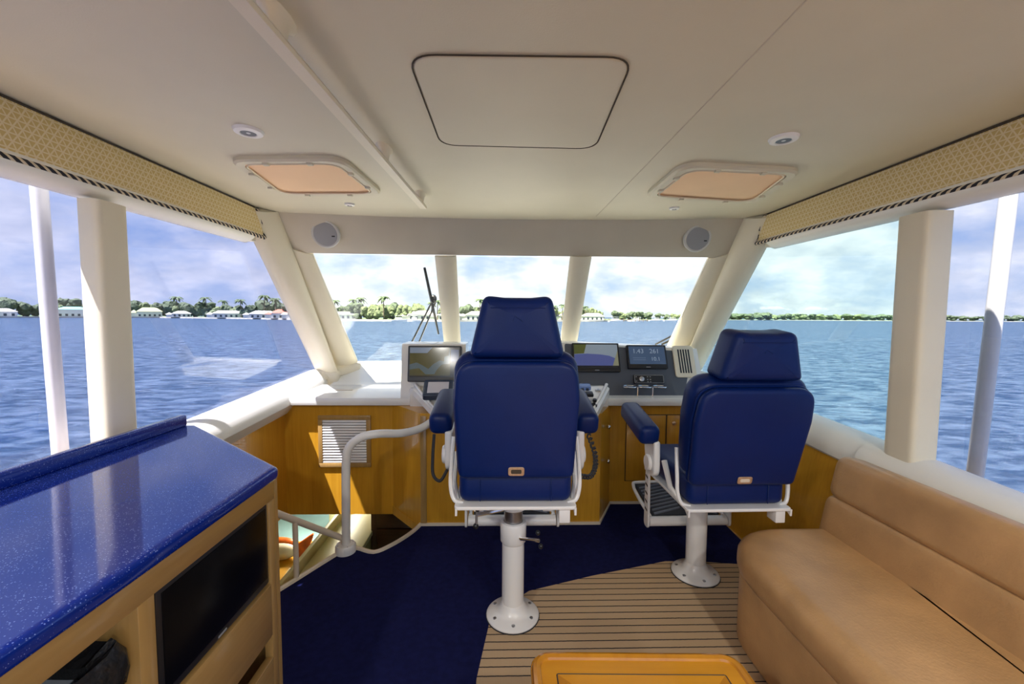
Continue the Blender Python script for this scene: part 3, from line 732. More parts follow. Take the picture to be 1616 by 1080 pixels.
# corner posts of the base
for x, y in ((-.58, 2.573),): mk('corner_post', MB().box(x - .008, x + .03, y - .006, y + .02, 0, .72, .004), M['maplel'], H)
# counters left and right with rounded nosing
def counter(x0, x1, y0, nm):
    pr = [(y0 + .015, .733), (y0 + .004, .738), (y0, .752), (y0, .772), (y0 + .006, .786), (y0 + .02, .792), (3.32, .792), (3.32, .733)]
    mk(nm, MB().loft([[V((x, a, b)) for a, b in pr] for x in (x0, x1)]), M['gel'], H)
counter(-1.545, -.66, 2.795, 'counter'); counter(.64, 1.50, 2.795, 'counter')
# sloping shelf under the windshield
pr = [(3.30, .785), (3.42, .80), (3.56, .90), (3.64, .94), (3.70, .94), (3.70, .70), (3.30, .70)]
mk('dash_shelf', MB().loft([[V((x, a + .06 * (1 - (x / 1.5) ** 2) * (1 if i_ > 1 else 0), b)) for i_, (a, b) in enumerate(pr)] for x in (-1.46, -1, -.5, 0, .5, 1, 1.46)]), M['gel'], H)
# centre block
mk('dash_block', MB().box(-.70, .66, 2.78, 3.32, .72, .86, .01), M['gel'], H)
# instrument pods
def pod(nm, x0, x1, zt0, zt1, yb, yt):
    a = lambda x, zt: [V((x, yb, .785)), V((x, yt - .006, zt - .02)), V((x, yt + .004, zt - .004)), V((x, yt + .02, zt)), V((x, yt + .22, zt)), V((x, yt + .42, .80))]
    n = 6; return mk(nm, MB().loft([a(x0 + (x1 - x0) * i / n, zt0 + (zt1 - zt0) * i / n) for i in range(n + 1)]), M['gel'], H)
pod('port_pod', -.765, -.325, 1.158, 1.158, 2.80, 2.86)
pod('starboard_pod', .355, 1.395, 1.162, 1.118, 2.90, 3.06)
mk('pod_bridge', MB().box(-.33, .36, 3.0, 3.3, .80, 1.02, .02), M['gel'], H)
fS = frame((.875, 2.98, .97), (1, 0, 0), (0, .16, .375))             # face of the starboard pod
def inS(px, py): p = onP(px, py, (.875, 2.98, .97), fS.col[2].to_3d()); return (fS.inverted() @ p).to_2d()
fSb = fS.copy()
q = [inS(892, 629), inS(1079, 629), inS(1091, 556), inS(891, 543)]
b = MB(); b.pad(rpoly([tuple(p) for p in q], .012, 3), .010, .003, fSb @ Matrix.Translation((0, 0, .0))); mk('instrument_panel', b, M['grey'], H)
# tilting tray in front of the wheel position
ft = [V((-.475, 2.50, .755)), V((.505, 2.50, .755)), V((.672, 2.80, .872)), V((-.69, 2.80, .872))]
mb = MB(); pl = rpoly([(p.x, p.y) for p in ft], [.06, .06, .01, .01], 5)
zt = lambda y: .755 + (y - 2.5) * .39
mb.loft([[V((x, y, zt(y) - .052)) for x, y in pl], [V((x * 1.0, y - .006 * (y < 2.6), zt(y) - .01)) for x, y in pl], [V((x * .985, y + .004, zt(y))) for x, y in pl]]); mk('tray', mb, M['gel'], H)
for pth in ([(-.665, 2.80, .885), (-.58, 2.665, .83), (-.485, 2.53, .772)], [(.648, 2.80, .885), (.575, 2.665, .83), (.495, 2.53, .772)]):
    mk('tray_rim', MB().tube(pth, [.012, .011, .007], 10), M['gel'], H)
# recessed hatch lines on the port counter
mk('vent_slot', MB().pad(rpoly([(-.075, -.013), (.075, -.013), (.075, .013), (-.075, .013)], .006, 3), .004, .0015, frame((-1.26, 3.07, .792), (1, .06, 0), (0, 1, 0))), M['trim'], H)

# louvred vent on the forward bulkhead
c0 = onY(502, 656, 2.862); c1 = onY(586, 737, 2.862)
x0, x1, z0, z1 = c0.x, c1.x, c1.z, c0.z
t = empty('louvre_vent', ((x0 + x1) / 2, 2.866, z0), 'maple framed vent with white louvres on the wall above the stairwell', 'vent')
fw = .030
mk('frame', MB().box(x0, x1, 2.852, 2.87, z1 - fw, z1, .003).box(x0, x1, 2.852, 2.87, z0, z0 + fw, .003).box(x0, x0 + fw, 2.852, 2.87, z0 + fw, z1 - fw, .003).box(x1 - fw, x1, 2.852, 2.87, z0 + fw, z1 - fw, .003), M['maplel'], t)
mk('backing', MB().box(x0 + fw, x1 - fw, 2.866, 2.8695, z0 + fw, z1 - fw), M['dark'], t)
ns = 16
for i in range(ns):
    z = z0 + fw + (i + .5) * (z1 - z0 - 2 * fw) / ns
    b = MB(); b.T = Matrix.Translation(((x0 + x1) / 2, 2.859, z)) @ Matrix.Rotation(math.radians(-32), 4, 'X'); hw = (x1 - x0) / 2 - fw
    b.box(-hw, hw, -.0025, .0025, -.0075, .0075, .001); mk('slat', b, M['plastic'], t)

# screens
def screen(nm, fm, wd, ht, label, content, cat='monitor'):
    """fm: origin at the face centre, x right, y up, z towards the viewer"""
    o = fm.translation
    t = empty(nm, o, label, cat)
    mk('housing', MB().pad(rpoly([(-wd / 2, -ht / 2), (wd / 2, -ht / 2), (wd / 2, ht / 2), (-wd / 2, ht / 2)], .008, 3), .03, .004, fm @ Matrix.Translation((0, 0, -.01))), M['black'], t)
    sw, sh = wd * .46, ht * .5
    content(t, fm @ Matrix.Translation((0, .010, .0205)), wd / 2 - .013, ht / 2 - .022)
    b = MB(); b.T = fm; b.box(-.016, .016, -ht / 2 + .008, -ht / 2 + .013, .019, .0206); mk('maker_mark', b, M['grille'], t)
    return t
def emat(n, c, s=.3): return mat(n, tuple(x * .2 for x in c), .12, emis=c, estr=s)
EM = {}
def em(n, c, s=.3):
    if n not in EM: EM[n] = emat(n, c, s)
    return EM[n]
def layer(t, nm, fm, poly, z, m):
    b = MB(); b.T = fm @ Matrix.Translation((0, 0, z)); n = len(poly); b.prism(poly, 0, .0004); return mk(nm, b, m, t, sharp=30)
def chart_port(t, fm, a, b):
    s = layer(t, 'screen', fm, [(-a, -b), (a, -b), (a, b), (-a, b)], 0, em('chart_land', (.075, .07, .022)))
    layer(s, 'chart_water', fm, [(-a, -b * .15), (-a * .72, -b * .02), (-a * .5, -b * .2), (-a * .25, -b * .45), (-a * .05, -b * .12), (a * .2, b * .12), (a * .38, b * .05), (a * .40, b * .4), (a * .55, b * .45), (a * .6, b), (a * .62, b), (a * .62, -b * .1), (a * .3, -b * .15), (a * .1, -b * .5), (0, -b * .8), (-a * .35, -b * .82), (-a * .62, -b * .4), (-a, -b * .5)][::1], .0006, em('chart_blue', (.09, .13, .15)))
    layer(s, 'chart_sky', fm, [(-a, b * .62), (-a * .3, b * .62), (-a * .1, b), (-a, b)], .0008, em('chart_pale', (.22, .27, .36)))
    layer(s, 'data_bar', fm, [(a * .63, -b), (a, -b), (a, b), (a * .63, b)], .0006, em('bar_dark', (.012, .014, .018)))
    layer(s, 'data_box', fm, [(a * .65, b * .05), (a * .97, b * .05), (a * .97, b * .85), (a * .65, b * .85)], .0012, em('bar_blue', (.06, .10, .22)))
    layer(s, 'status_bar', fm, [(-a, -b), (a * .63, -b), (a * .63, -b * .9), (-a, -b * .9)], .0009, em('bar_dark', (.012, .014, .018)))
def chart_star(t, fm, a, b):
    s = layer(t, 'screen', fm, [(-a, -b), (a, -b), (a, b), (-a, b)], 0, em('chart_grey', (.30, .37, .44)))
    layer(s, 'chart_depth', fm, [(-a, -b), (a * .75, -b), (a * .86, -b * .2), (a * .6, b * .0), (a * .2, b * .12), (-a * .4, b * .18), (-a, b * .12)], .0006, em('chart_violet', (.10, .13, .36)))
    layer(s, 'chart_shore', fm, [(-a, b * .15), (-a * .55, b * .2), (-a * .42, b), (-a, b)], .0007, em('chart_olive', (.10, .12, .035)))
    layer(s, 'chart_bank', fm, [(a * .7, -b), (a, -b), (a, b * .5), (a * .86, -b * .2)], .0008, em('chart_sand', (.30, .30, .20)))
    layer(s, 'status_bar', fm, [(-a, -b), (a, -b), (a, -b * .86), (-a, -b * .86)], .0010, em('bar_dark', (.012, .014, .018)))
def text(s, fm, body, x, y, size, m, z=.0012):
    cu = bpy.data.curves.new('lettering', 'FONT'); cu.body = body; cu.size = size; cu.extrude = .0002
    tmp = bpy.data.objects.new('lettering', cu); COL.objects.link(tmp)
    bpy.context.view_layer.update(); dg = bpy.context.evaluated_depsgraph_get()
    me = bpy.data.meshes.new_from_object(tmp.evaluated_get(dg)); bpy.data.objects.remove(tmp)
    b = MB(); b.T = fm @ Matrix.Translation((x, y, z)); b.add([v.co.copy() for v in me.vertices], [list(p.vertices) for p in me.polygons]); bpy.data.meshes.remove(me)
    return mk('lettering', b, m, s)
def data_star(t, fm, a, b):
    s = layer(t, 'screen', fm, [(-a, -b), (a, -b), (a, b), (-a, b)], 0, em('data_blue', (.07, .12, .22)))
    wm = em('data_digits', (.34, .44, .58))
    text(s, fm, '1.43', -a * .80, b * .22, b * .72, wm); text(s, fm, '261', a * .14, b * .22, b * .72, wm); text(s, fm, '10.1', a * .18, -b * .62, b * .6, wm)
    for i, yy in enumerate((-.30, -.52)): layer(s, 'caption_line', fm, [(-a * .8, b * yy - b * .05), (-a * .1, b * yy - b * .05), (-a * .1, b * yy + b * .05), (-a * .8, b * yy + b * .05)], .001, em('data_dim', (.12, .18, .30)))
# port monitor on the port pod
fP = frame((-.53, 2.826, 1.02), (1, 0, 0), (0, .06, .3733))
screen('port_monitor', Matrix.Translation(V((0, -.022, 0))) @ frame((-.532, 2.838, 1.022), (1, 0, 0), (0, .06, .37)), .362, .245, 'chart plotter screen on the white pod left of the helm chair', chart_port)
def monS(px0, py0, px1, py1, nm, label, fn):
    a = inS(px0, py0); b = inS(px1, py1); c = (a + b) / 2
    return screen(nm, fS @ Matrix.Translation((c.x, c.y, .018)), abs(b.x - a.x), abs(b.y - a.y), label, fn)
monS(901, 544, 978, 589, 'chart_monitor', 'chart screen on the grey panel just right of the helm chair', chart_star)
monS(986, 547, 1052, 584, 'data_monitor', 'blue data screen with large digits on the grey panel', data_star)
# defogger vent at the starboard end of the grey panel
a = inS(1062, 547); b_ = inS(1094, 597); c = (a + b_) / 2; w2 = .078; h2 = abs(a.y - b_.y) / 2
fm = fS @ Matrix.Translation((c.x + .002, c.y, .008))
t = empty('air_vent', fm.translation, 'cream air vent with dark vertical slots at the right end of the grey panel', 'vent')
mk('plate', MB().pad(rpoly([(-w2, -h2), (w2, -h2), (w2, h2), (-w2, h2)], .025, 5), .016, .006, fm), M['cream'], t)
for i in range(5):
    b = MB(); b.T = fm; x = -.038 + i * .019; b.box(x - .0055, x + .0055, -h2 * .74, h2 * .74, .0145, .0168); mk('slot', b, M['black'], t)
# radio
a = inS(998, 593); b_ = inS(1047, 607); c = (a + b_) / 2; w2 = abs(a.x - b_.x) / 2; h2 = abs(a.y - b_.y) / 2
fm = fS @ Matrix.Translation((c.x, c.y, .009))
t = empty('marine_radio', fm.translation, 'black stereo faceplate below the blue data screen', 'radio')
mk('faceplate', MB().pad(rpoly([(-w2, -h2), (w2, -h2), (w2, h2), (-w2, h2)], .006, 3), .018, .003, fm), M['black'], t)
b = MB(); b.T = fm; b.tube([(x, y, .018) for x, y in rpoly([(-w2 * .95, -h2 * .88), (w2 * .95, -h2 * .88), (w2 * .95, h2 * .88), (-w2 * .95, h2 * .88)], .005, 3)], .0018, 6, True); mk('bezel', b, M['grille'], t)
b = MB(); b.T = fm @ Matrix.Translation((-w2 * .5, 0, .018)); b.lathe([(.017, 0), (.018, .008), (.012, .010), (0, .010)], n=20); mk('dial', b, M['steel'], t)
for i, (x, y) in enumerate([(-.85, .5), (-.85, -.5), (-.1, .5), (-.1, -.1), (-.1, -.6), (.08, .5), (.08, -.1), (.08, -.6)]):
    b = MB(); b.T = fm; b.box(x * w2 - .004, x * w2 + .004, y * h2 - .003, y * h2 + .003, .017, .0205); mk('button', b, M['grille'], t)
# triple cup holder
t = empty('cup_holder', (.92, 2.84, .792), 'chrome triple ring cup holder on the counter below the radio', 'cup holder')
for i in range(3):
    x = .825 + i * .107; mk('ring', MB().tube([(x + .048 * math.cos(j * PI / 14), 2.86 + .046 * math.sin(j * PI / 14), .862) for j in range(28)], .0045, 8, True), M['chrome'], t)
for x in (.8785, .9855): mk('post', MB().tube([(x, 2.838, .7925), (x, 2.838, .858), (x, 2.866, .862)], .004, 8), M['chrome'], t)

# engine controls and remote on the tray
def tz(y): return zt(y) + .001
t = empty('engine_control', (.45, 2.68, tz(2.68)), 'blue and white engine control head on the tray right of the helm chair', 'controls')
fm = frame((.455, 2.68, tz(2.68) + .0), (1, 0, 0), (0, 1, .39))
b = MB(); b.T = fm; b.box(-.06, .06, -.07, .07, 0, .035, .008); mk('base', b, M['plastic'], t)
b = MB(); b.T = fm; b.box(-.055, .06, .015, .065, .036, .062, .006); mk('display', b, em('control_blue', (.10, .16, .34), .3), t)
for i in range(3):
    b = MB(); b.T = fm; b.box(-.04 + i * .032, -.02 + i * .032, .005, .016, .038, .056, .003); mk('button', b, M['navybevel'], t)
b = MB(); b.T = fm; b.box(.01, .062, -.065, -.02, .03, .055, .008); mk('lever_block', b, M['black'], t)
t = empty('joystick', (.535, 2.575, tz(2.575)), 'small black toggle lever on the tray above the right armrest', 'lever')
fm = frame((.512, 2.575, tz(2.575)), (1, 0, 0), (0, 1, .39)); b = MB(); b.T = fm; b.lathe([(.02, 0), (.02, .01), (.008, .014), (.008, .03), (.014, .036), (.012, .05), (0, .052)], n=16); mk('stick', b, M['black'], t)
t = empty('tray_latch', (.60, 2.76, tz(2.76)), 'small chrome latch on the tray below the chart screen', 'latch')
fm = frame((.575, 2.745, tz(2.745)), (1, 0, 0), (0, 1, .39)); b = MB(); b.T = fm; b.box(-.018, .018, -.008, .008, 0, .008, .002); mk('body', b, M['steel'], t)
b = MB(); b.T = fm; b.lathe([(.005, .008), (.005, .013), (0, .013)], n=10); mk('pin', b, M['chrome'], t)
fm = frame((-.487, 2.67, tz(2.67) + .026), (1, .07, 0), (0, 1, .60)) @ Matrix.Diagonal((1.12, 1.12, 1, 1))
t = empty('remote_display', (-.482, 2.655, tz(2.655)), 'slate blue handheld display box resting on the tray under the chart plotter', 'display')
mk('case', MB().pad(rpoly([(-.085, -.065), (.085, -.065), (.085, .075), (-.085, .075)], .014, 4), .045, .008, fm), M['navybevel'], t)
s = mk('screen', MB().pad(rpoly([(-.06, -.045), (.06, -.045), (.06, .05), (-.06, .05)], .002, 2), .003, .001, fm @ Matrix.Translation((0, 0, .0445))), mat('pale_glass_screen', (.62, .60, .64), .08), t)

# ------------------------------------------------------------------ wipers (outside the windshield)
wp = V((0, 3.02, 1.80)); wq = V((0, .83, .65)).normalized()
def W(px, py): return onP(px, py, wp, wq)
t = empty('windshield_wiper', W(655, 545), 'dark wiper standing upright in the port windshield pane', 'wiper')
mk('arm', MB().tube([W(650, 540), W(681, 478)], .008, 6), M['black'], t); mk('arm', MB().tube([W(661, 541), W(687, 478)], .007, 6), M['black'], t)
mk('blade', MB().tube([W(670, 423), W(679, 465), W(692, 527)], [.010, .012, .008], 6), M['black'], t); mk('pivot', MB().ball(W(684, 472), .028, .02, .035), M['black'], t)
t = empty('windshield_wiper', W(1060, 535), 'dark parked wiper low in the starboard windshield pane', 'wiper')
mk('arm', MB().tube([W(1034, 544), W(1082, 519)], .008, 6), M['black'], t); mk('blade', MB().tube([W(1044, 544), W(1086, 524)], .010, 6), M['black'], t)
# outer poles
for sx, lb, y in ((-1, 'port', 1.774), (1, 'starboard', 1.686)):
    t = empty('support_pole', (sx * 1.95, y, .3), 'white painted pole outside the %s side windows' % lb, 'pole', 'outer support poles')
    mk('tube', MB().tube([(sx * 1.95, y + .0, .3), (sx * 1.95, y - (.055 if sx < 0 else .115), 3.6)], .027, 20), M['paint'], t)
    mk('flange', MB().lathe([(.08, .3), (.08, .315), (.04, .325), (.0, .325)], (sx * 1.95, y, 0)), M['paint'], t)

# ------------------------------------------------------------------ stair handrails
t = empty('stair_handrail', (-.955, 2.285, 0), 'white curved handrail rising from the floor to the console', 'handrail')
e = onY(678, 668, 2.56)
mk('tube', MB().tube(smooth_path([(-.955, 2.285, .02), (-.95, 2.285, .30), (-.945, 2.285, .53), (-.925, 2.285, .615), (-.86, 2.29, .668), (-.77, 2.31, .682), (-.66, 2.38, .665), (-.575, 2.47, .665), (-.52, 2.545, .685), (-.50, 2.60, .70)], 6), .0235, 14), M['rail'], t)
mk('flange', MB().lathe([(.056, .009), (.056, .045), (.05, .055), (.03, .058), (0, .058)], (-.957, 2.285, 0), 28), M['plastic'], t)
for a in (.6, 2.2, 3.8, 5.3): mk('bolt', MB().ball((-.957 + .042 * math.cos(a), 2.285 + .042 * math.sin(a), .055), .005, .005, .003, 1), M['steel'], t)
t = empty('stair_edge_rail', (-1.1, 2.06, 0), 'cream sloping rail with a post along the stairwell edge beside the cabinet', 'handrail')
mk('tube', MB().tube([(-1.24, 1.815, .53), (-.975, 2.31, .07)], .0165, 12), M['trim'], t)
mk('post', MB().tube([(-1.115, 2.045, .01), (-1.115, 2.045, .31)], .013, 10), M['trim'], t)

# ------------------------------------------------------------------ chairs
def chair(loc, rz, s, slide, raised, label, recl, cords, ws):
    t = empty('helm_chair', loc, label, 'chair', 'swivel helm chairs', rz)
    def P(nm, b, m, par=None, **k): return mk(nm, b, m, par or t, local=True, **k)
    # pedestal
    f = P('flange', MB().lathe([(.118, .008), (.118, .016), (.112, .022), (.085, .030), (.066, .042), (.055, .062), (.050, .075), (0, .075)], n=40), M['paint'])
    P('gasket', MB().lathe([(.12, .0075), (.121, .010), (.12, .012), (0, .012)], n=40), M['rubber'], f)
    for i in range(6):
        a = math.radians(30 + 60 * i); P('bolt', MB().lathe([(.008, .028), (.008, .0335), (.005, .035), (0, .035)], (.092 * math.cos(a), .092 * math.sin(a), -.004), 10), M['steel'], f)
    if raised:
        P('column', MB().lathe([(.049, .06), (.049, s - .26), (0, s - .26)], n=32), M['paint'])
        P('collar', MB().lathe([(.050, s - .285), (.057, s - .275), (.058, s - .20), (.054, s - .19), (.043, s - .188), (.043, s - .21)], n=32), M['paint'])
        P('inner_post', MB().lathe([(.041, s - .27), (.041, s - .11), (0, s - .11)], n=32), M['steel'])
        P('hub', MB().lathe([(.046, s - .135), (.060, s - .125), (.061, s - .01), (0, s - .01)], n=32), M['paint'])
        lv = P('clamp_lever', MB().tube([(.028, -.05, s - .245), (.09, -.10, s - .225), (.105, -.11, s - .222)], .0075, 8), M['chrome'])
        P('knob', MB().ball((.10, -.105, s - .19), .010, .010, .011), M['black'], lv); P('knob', MB().ball((.112, -.112, s - .245), .010, .010, .011), M['black'], lv)
        lv = P('swivel_lever', MB().tube([(-.02, -.08, s - .095), (-.125, -.17, s - .075), (-.150, -.19, s - .07)], .0075, 8), M['chrome'])
        P('knob', MB().ball((-.148, -.19, s - .045), .011, .011, .012), M['black'], lv); P('knob', MB().ball((-.155, -.19, s - .115), .011, .011, .012), M['black'], lv)
        P('lever_link', MB().tube([(-.15, -.19, s - .05), (-.153, -.19, s - .11)], .005, 6), M['steel'], lv)
    else:
        P('column', MB().lathe([(.050, .06), (.050, s - .01), (0, s - .01)], n=32), M['paint'])
    d = -slide                                                      # seat assembly slid aft on its track
    def Q(b): b.T = Matrix.Translation((0, d, 0)); return b
    P('seat_pan', Q(MB()).pad(rpoly([(-.232, -.27), (.232, -.27), (.232, .25), (-.232, .25)], .02, 3), .014, .004, Matrix.Translation((0, 0, s - .014))), M['paint'])
    for x in (-.228, .222): P('pan_lip', Q(MB()).add([(x, -.27, s - .006), (x + .008, -.27, s - .006), (x + .008, -.22, s - .006), (x, -.22, s - .006), (x, -.268, s - .035), (x + .008, -.268, s - .035)], [(0, 1, 5, 4), (1, 2, 5), (3, 0, 4), (2, 3, 4, 5), (0, 3, 2, 1)]), M['paint'])
    P('lug', Q(MB()).box(.165, .208, -.26, -.20, s - .07, s - .012, .004), M['paint'])
    # cushions
    st = P('seat_cushion', Q(MB()).box(-.217, .217, -.245, .27, s, s + .125, .035, 4), M['blue'])
    for x in (-.135, .135): P('seam', Q(MB()).tube([(x, -.247, s + .012), (x, -.2475, s + .09), (x, -.22, s + .124)], .002, 5), M['blue'], st)
    rec = Matrix.Rotation(math.radians(recl), 4, 'X')
    base = Matrix.Translation((0, -.235 + d, s + .112)) @ rec @ Matrix.Diagonal((ws, 1, 1, 1))                     # back leans aft about its foot
    fb = base @ Matrix.Rotation(math.radians(90), 4, 'X')                        # x right, y up, z towards aft
    outl = rpoly([(-.222, 0), (.222, 0), (.238, .30), (.225, .445), (-.225, .445), (-.238, .29)], [.03, .03, .2, .095, .095, .2], 7)
    sh = P('back_shell', MB().pad(outl, .045, .02, fb, 0, .006), M['blue'])
    P('piping', MB().tube([fb @ V((x, y, .004)) for x, y in outl], .005, 6, True), M['blue'], sh)
    outl2 = rpoly([(-.225, .02), (.225, .02), (.247, .30), (.24, .47), (-.24, .47), (-.247, .29)], [.03, .03, .2, .12, .12, .2], 7)
    P('back_cushion', MB().pad(outl2, .115, .045, fb @ Matrix.Translation((0, 0, -.118)), .02, 0), M['blue'])
    # badge
    bz = fb @ Matrix.Translation((0, .035, .047))
    bg = P('badge', MB().pad(rpoly([(-.031, -.017), (.031, -.017), (.031, .017), (-.031, .017)], .010, 4), .004, .0015, bz), M['brass'])
    P('badge_centre', MB().pad(rpoly([(-.020, -.008), (.020, -.008), (.020, .008), (-.020, .008)], .005, 3), .0015, .0005, bz @ Matrix.Translation((0, 0, .0035))), M['dark'] if raised else M['trim'], bg)
    # headrest
    hz = .455 if raised else .472; hh = .225 if raised else .20
    fh = base @ Matrix.Translation((0, 0, hz)) @ Matrix.Rotation(math.radians(-4 if raised else -6), 4, 'X') @ Matrix.Rotation(math.radians(90), 4, 'X')
    hw0, hw1 = (.180, .126) if raised else (.168, .118)
    ho = rpoly([(-hw0, 0), (hw0, 0), (hw1, hh), (.05, hh - .008), (-.05, hh - .008), (-hw1, hh)], [.025, .025, .035, .05, .05, .035], 5)
    hd = P('headrest', MB().pad(ho, .15, .035, fh @ Matrix.Translation((0, 0, -.105)), .012, .006), M['blue'])
    P('seam', MB().tube([fh @ V((x, hh * .80, .0465)) for x in (-.10, -.05, 0, .05, .10)], .002, 5), M['blue'], hd)
    for x in (-.07, .07): P('headrest_post', MB().tube([base @ V((x, .03, .39)), base @ V((x, .03, hz + .03))], .008, 8), M['steel'])
    # arms
    for sx in (-1, 1):
        am = Matrix.Translation((sx * .315, -.045 + d, s + .205)) @ Matrix.Rotation(math.radians(11), 4, 'X')
        b = MB(); b.T = am; b.box(-.05, .05, -.0, .335, 0, .095, .03, 4); P('armrest', b, M['blue'])
        pm = frame((sx * .283 - .013, 0, 0), (0, 1, 0), (0, 0, 1))
        b = Q(MB()); b.pad(rpoly([(-.05, s + .225), (-.055, s + .07), (-.01, s + .04), (.06, s + .08), (.10, s + .24)], [.01, .05, .03, .05, .01], 5), .032, .010, pm); P('arm_bracket', b, M['paint'])
        b = Q(MB()); b.lathe([(.0, -.01), (.035, -.01), (.04, -.004), (.04, .004), (.035, .01), (0, .01)], (sx * .302, .005, s + .11), 24, 'X'); P('arm_pivot', b, M['paint'])
        b = Q(MB()); b.tube(smooth_path([(sx * .243, -.17, s + .24), (sx * .250, -.20, s + .12), (sx * .250, -.21, s + .05), (sx * .235, -.22, s + .005), (sx * .20, -.23, s - .004)], 5), .0085, 8); P('side_tube', b, M['paint'])
        b = Q(MB()); b.tube([(sx * .25, -.06, s + .14), (sx * .248, -.13, s + .04), (sx * .225, -.20, s - .004)], [.014, .012, .009], 8); P('arm_strut', b, M['paint'])
    # footrest
    y0, z0 = .20, s - .29
    ft_ = P('footrest_tube', Q(MB()).tube([(-.215, y0, z0), (.215, y0, z0)], .026, 16), M['paint'])
    fm = Matrix.Translation((0, y0 + .02 + d, z0 + .015)) @ Matrix.Rotation(math.radians(10), 4, 'X')
    b = MB(); b.T = fm; b.box(-.19, .19, 0, .30, 0, .012, .004); mtb = P('footrest_mat', b, M['rubber'])
    for i in range(9):
        for q in (-1, 1):
            y = i * .03
            if y < 0 or y + .055 > .295: continue
            b = MB(); b.T = fm; b.add([(q * .01, y + .05, .0122), (q * .175, y, .0122), (q * .175, y + .015, .0122), (q * .01, y + .065, .0122), (q * .01, y + .052, .019), (q * .175, y + .002, .019), (q * .175, y + .012, .019), (q * .01, y + .062, .019)],
                                    [(0, 1, 5, 4), (1, 2, 6, 5), (2, 3, 7, 6), (3, 0, 4, 7), (4, 5, 6, 7)]); P('tread_rib', b, M['rib'], mtb)
    b = MB(); b.T = fm; b.tube(smooth_path([(-.205, -.01, .012), (-.21, .15, .012), (-.20, .28, .012), (-.15, .315, .012), (.15, .315, .012), (.20, .28, .012), (.21, .15, .012), (.205, -.01, .012)], 4), .010, 8); P('footrest_rim', b, M['paint'])
    for sx in (-1, 1):
        a0 = V((sx * .225, y0, z0)); a1 = V((sx * .225, .17, s + .03)); up = (a1 - a0).normalized()
        if raised: a1 = V((sx * .225, .17, s - .01))
        pm = frame(a0 - V((.006, 0, 0)), (0, 1, 0), up); ln = (a1 - a0).length
        ar = P('footrest_arm', Q(MB()).pad(rpoly([(-.032, -.03), (.032, -.03), (.022, ln), (-.022, ln)], [.03, .03, .01, .01], 5), .012, .004, pm), M['paint'])
        for j in range(5):
            zz = .06 + j * .045
            if zz < ln - .04: P('adjust_slot', Q(MB()).pad(rpoly([(-.016, zz), (.016, zz + .008), (.016, zz + .020), (-.016, zz + .012)], .005, 3), .0135, .0005, pm @ Matrix.Translation((0, 0, -.0008))), M['dark'], ar)
    if raised:
        P('slide_box', Q(MB()).box(-.12, .13, .02, .20, s - .10, s - .016, .004), M['black'])
        for sx in (-1, 1): P('slide_bracket', Q(MB()).box(sx * .155 - .022, sx * .155 + .022, .02, .05, s - .16, s - .016, .004), M['paint'])
    if cords:
        P('coiled_cord', Q(MB()).tube(smooth_path([(-.345, -.02, s + .205), (-.352, -.02, s + .10), (-.348, -.03, s + .03), (-.315, -.05, s + .012), (-.285, -.05, s + .06)], 6), .007, 7), M['rubber'])
        pts = smooth_path([(.325, -.02, s + .20), (.35, -.03, s + .13), (.352, -.04, s + .07), (.33, -.05, s + .03), (.29, -.05, s + .03)], 22); co = []
        for i, p in enumerate(pts): co.append(p + V((.009 * math.cos(i * 1.1), 0, .009 * math.sin(i * 1.1))))
        P('coiled_cord', Q(MB()).tube(co, .0045, 6), M['rubber'])
    return t
chair((-.022, 1.775, 0), 0, .635, 0, True, 'tall navy helm chair in the middle with a pedestal collar and chrome levers', 5, True, .97)
chair((.945, 2.06, 0), math.radians(1), .53, .095, False, 'lower navy companion chair on the right beside the settee', 13, False, 1.03)

# ------------------------------------------------------------------ settee
t = empty('settee', (1.15, .5, 0), 'tan leather settee along the right wall', 'settee')
so_ = rpoly([(.880, -1.2), (1.45, -1.2), (1.45, 1.765), (.880, 1.765)], [.02, .02, .06, .30], 9)
sb_ = rpoly([(.900, -1.2), (1.385, -1.2), (1.385, 1.75), (.900, 1.75)], [.02, .02, .05, .28], 9)
mk('base', MB().pad(sb_, .285, .012, Matrix.Translation((0, 0, .008))), M['tan'], t)
mk('seat_cushion', MB().pad(so_, .155, .065, Matrix.Translation((0, 0, .275)), 0, .0, 6), M['tan'], t)
def roll(nm, pts, bev, y1):
    o = rpoly(pts, bev, 6); rg = []
    c = sum((V(p) for p in o), V((0, 0))) / len(o)
    for y, k_ in ((-1.2, 1), (0, 1), (1, 1), (y1 - .05, 1), (y1 - .02, .95), (y1 - .005, .85), (y1, .6)):
        rg.append([V((c.x + (p[0] - c.x) * k_, y, c.y + (p[1] - c.y) * k_)) for p in o])
    mk(nm, MB().loft(rg), M['tan'], t)
roll('lower_back_roll', [(1.322, .37), (1.46, .37), (1.485, .582), (1.362, .582)], [.03, .02, .03, .045], 1.75)
roll('upper_back_roll', [(1.360, .570), (1.485, .570), (1.505, .735), (1.40, .765)], [.03, .02, .03, .06], 1.745)

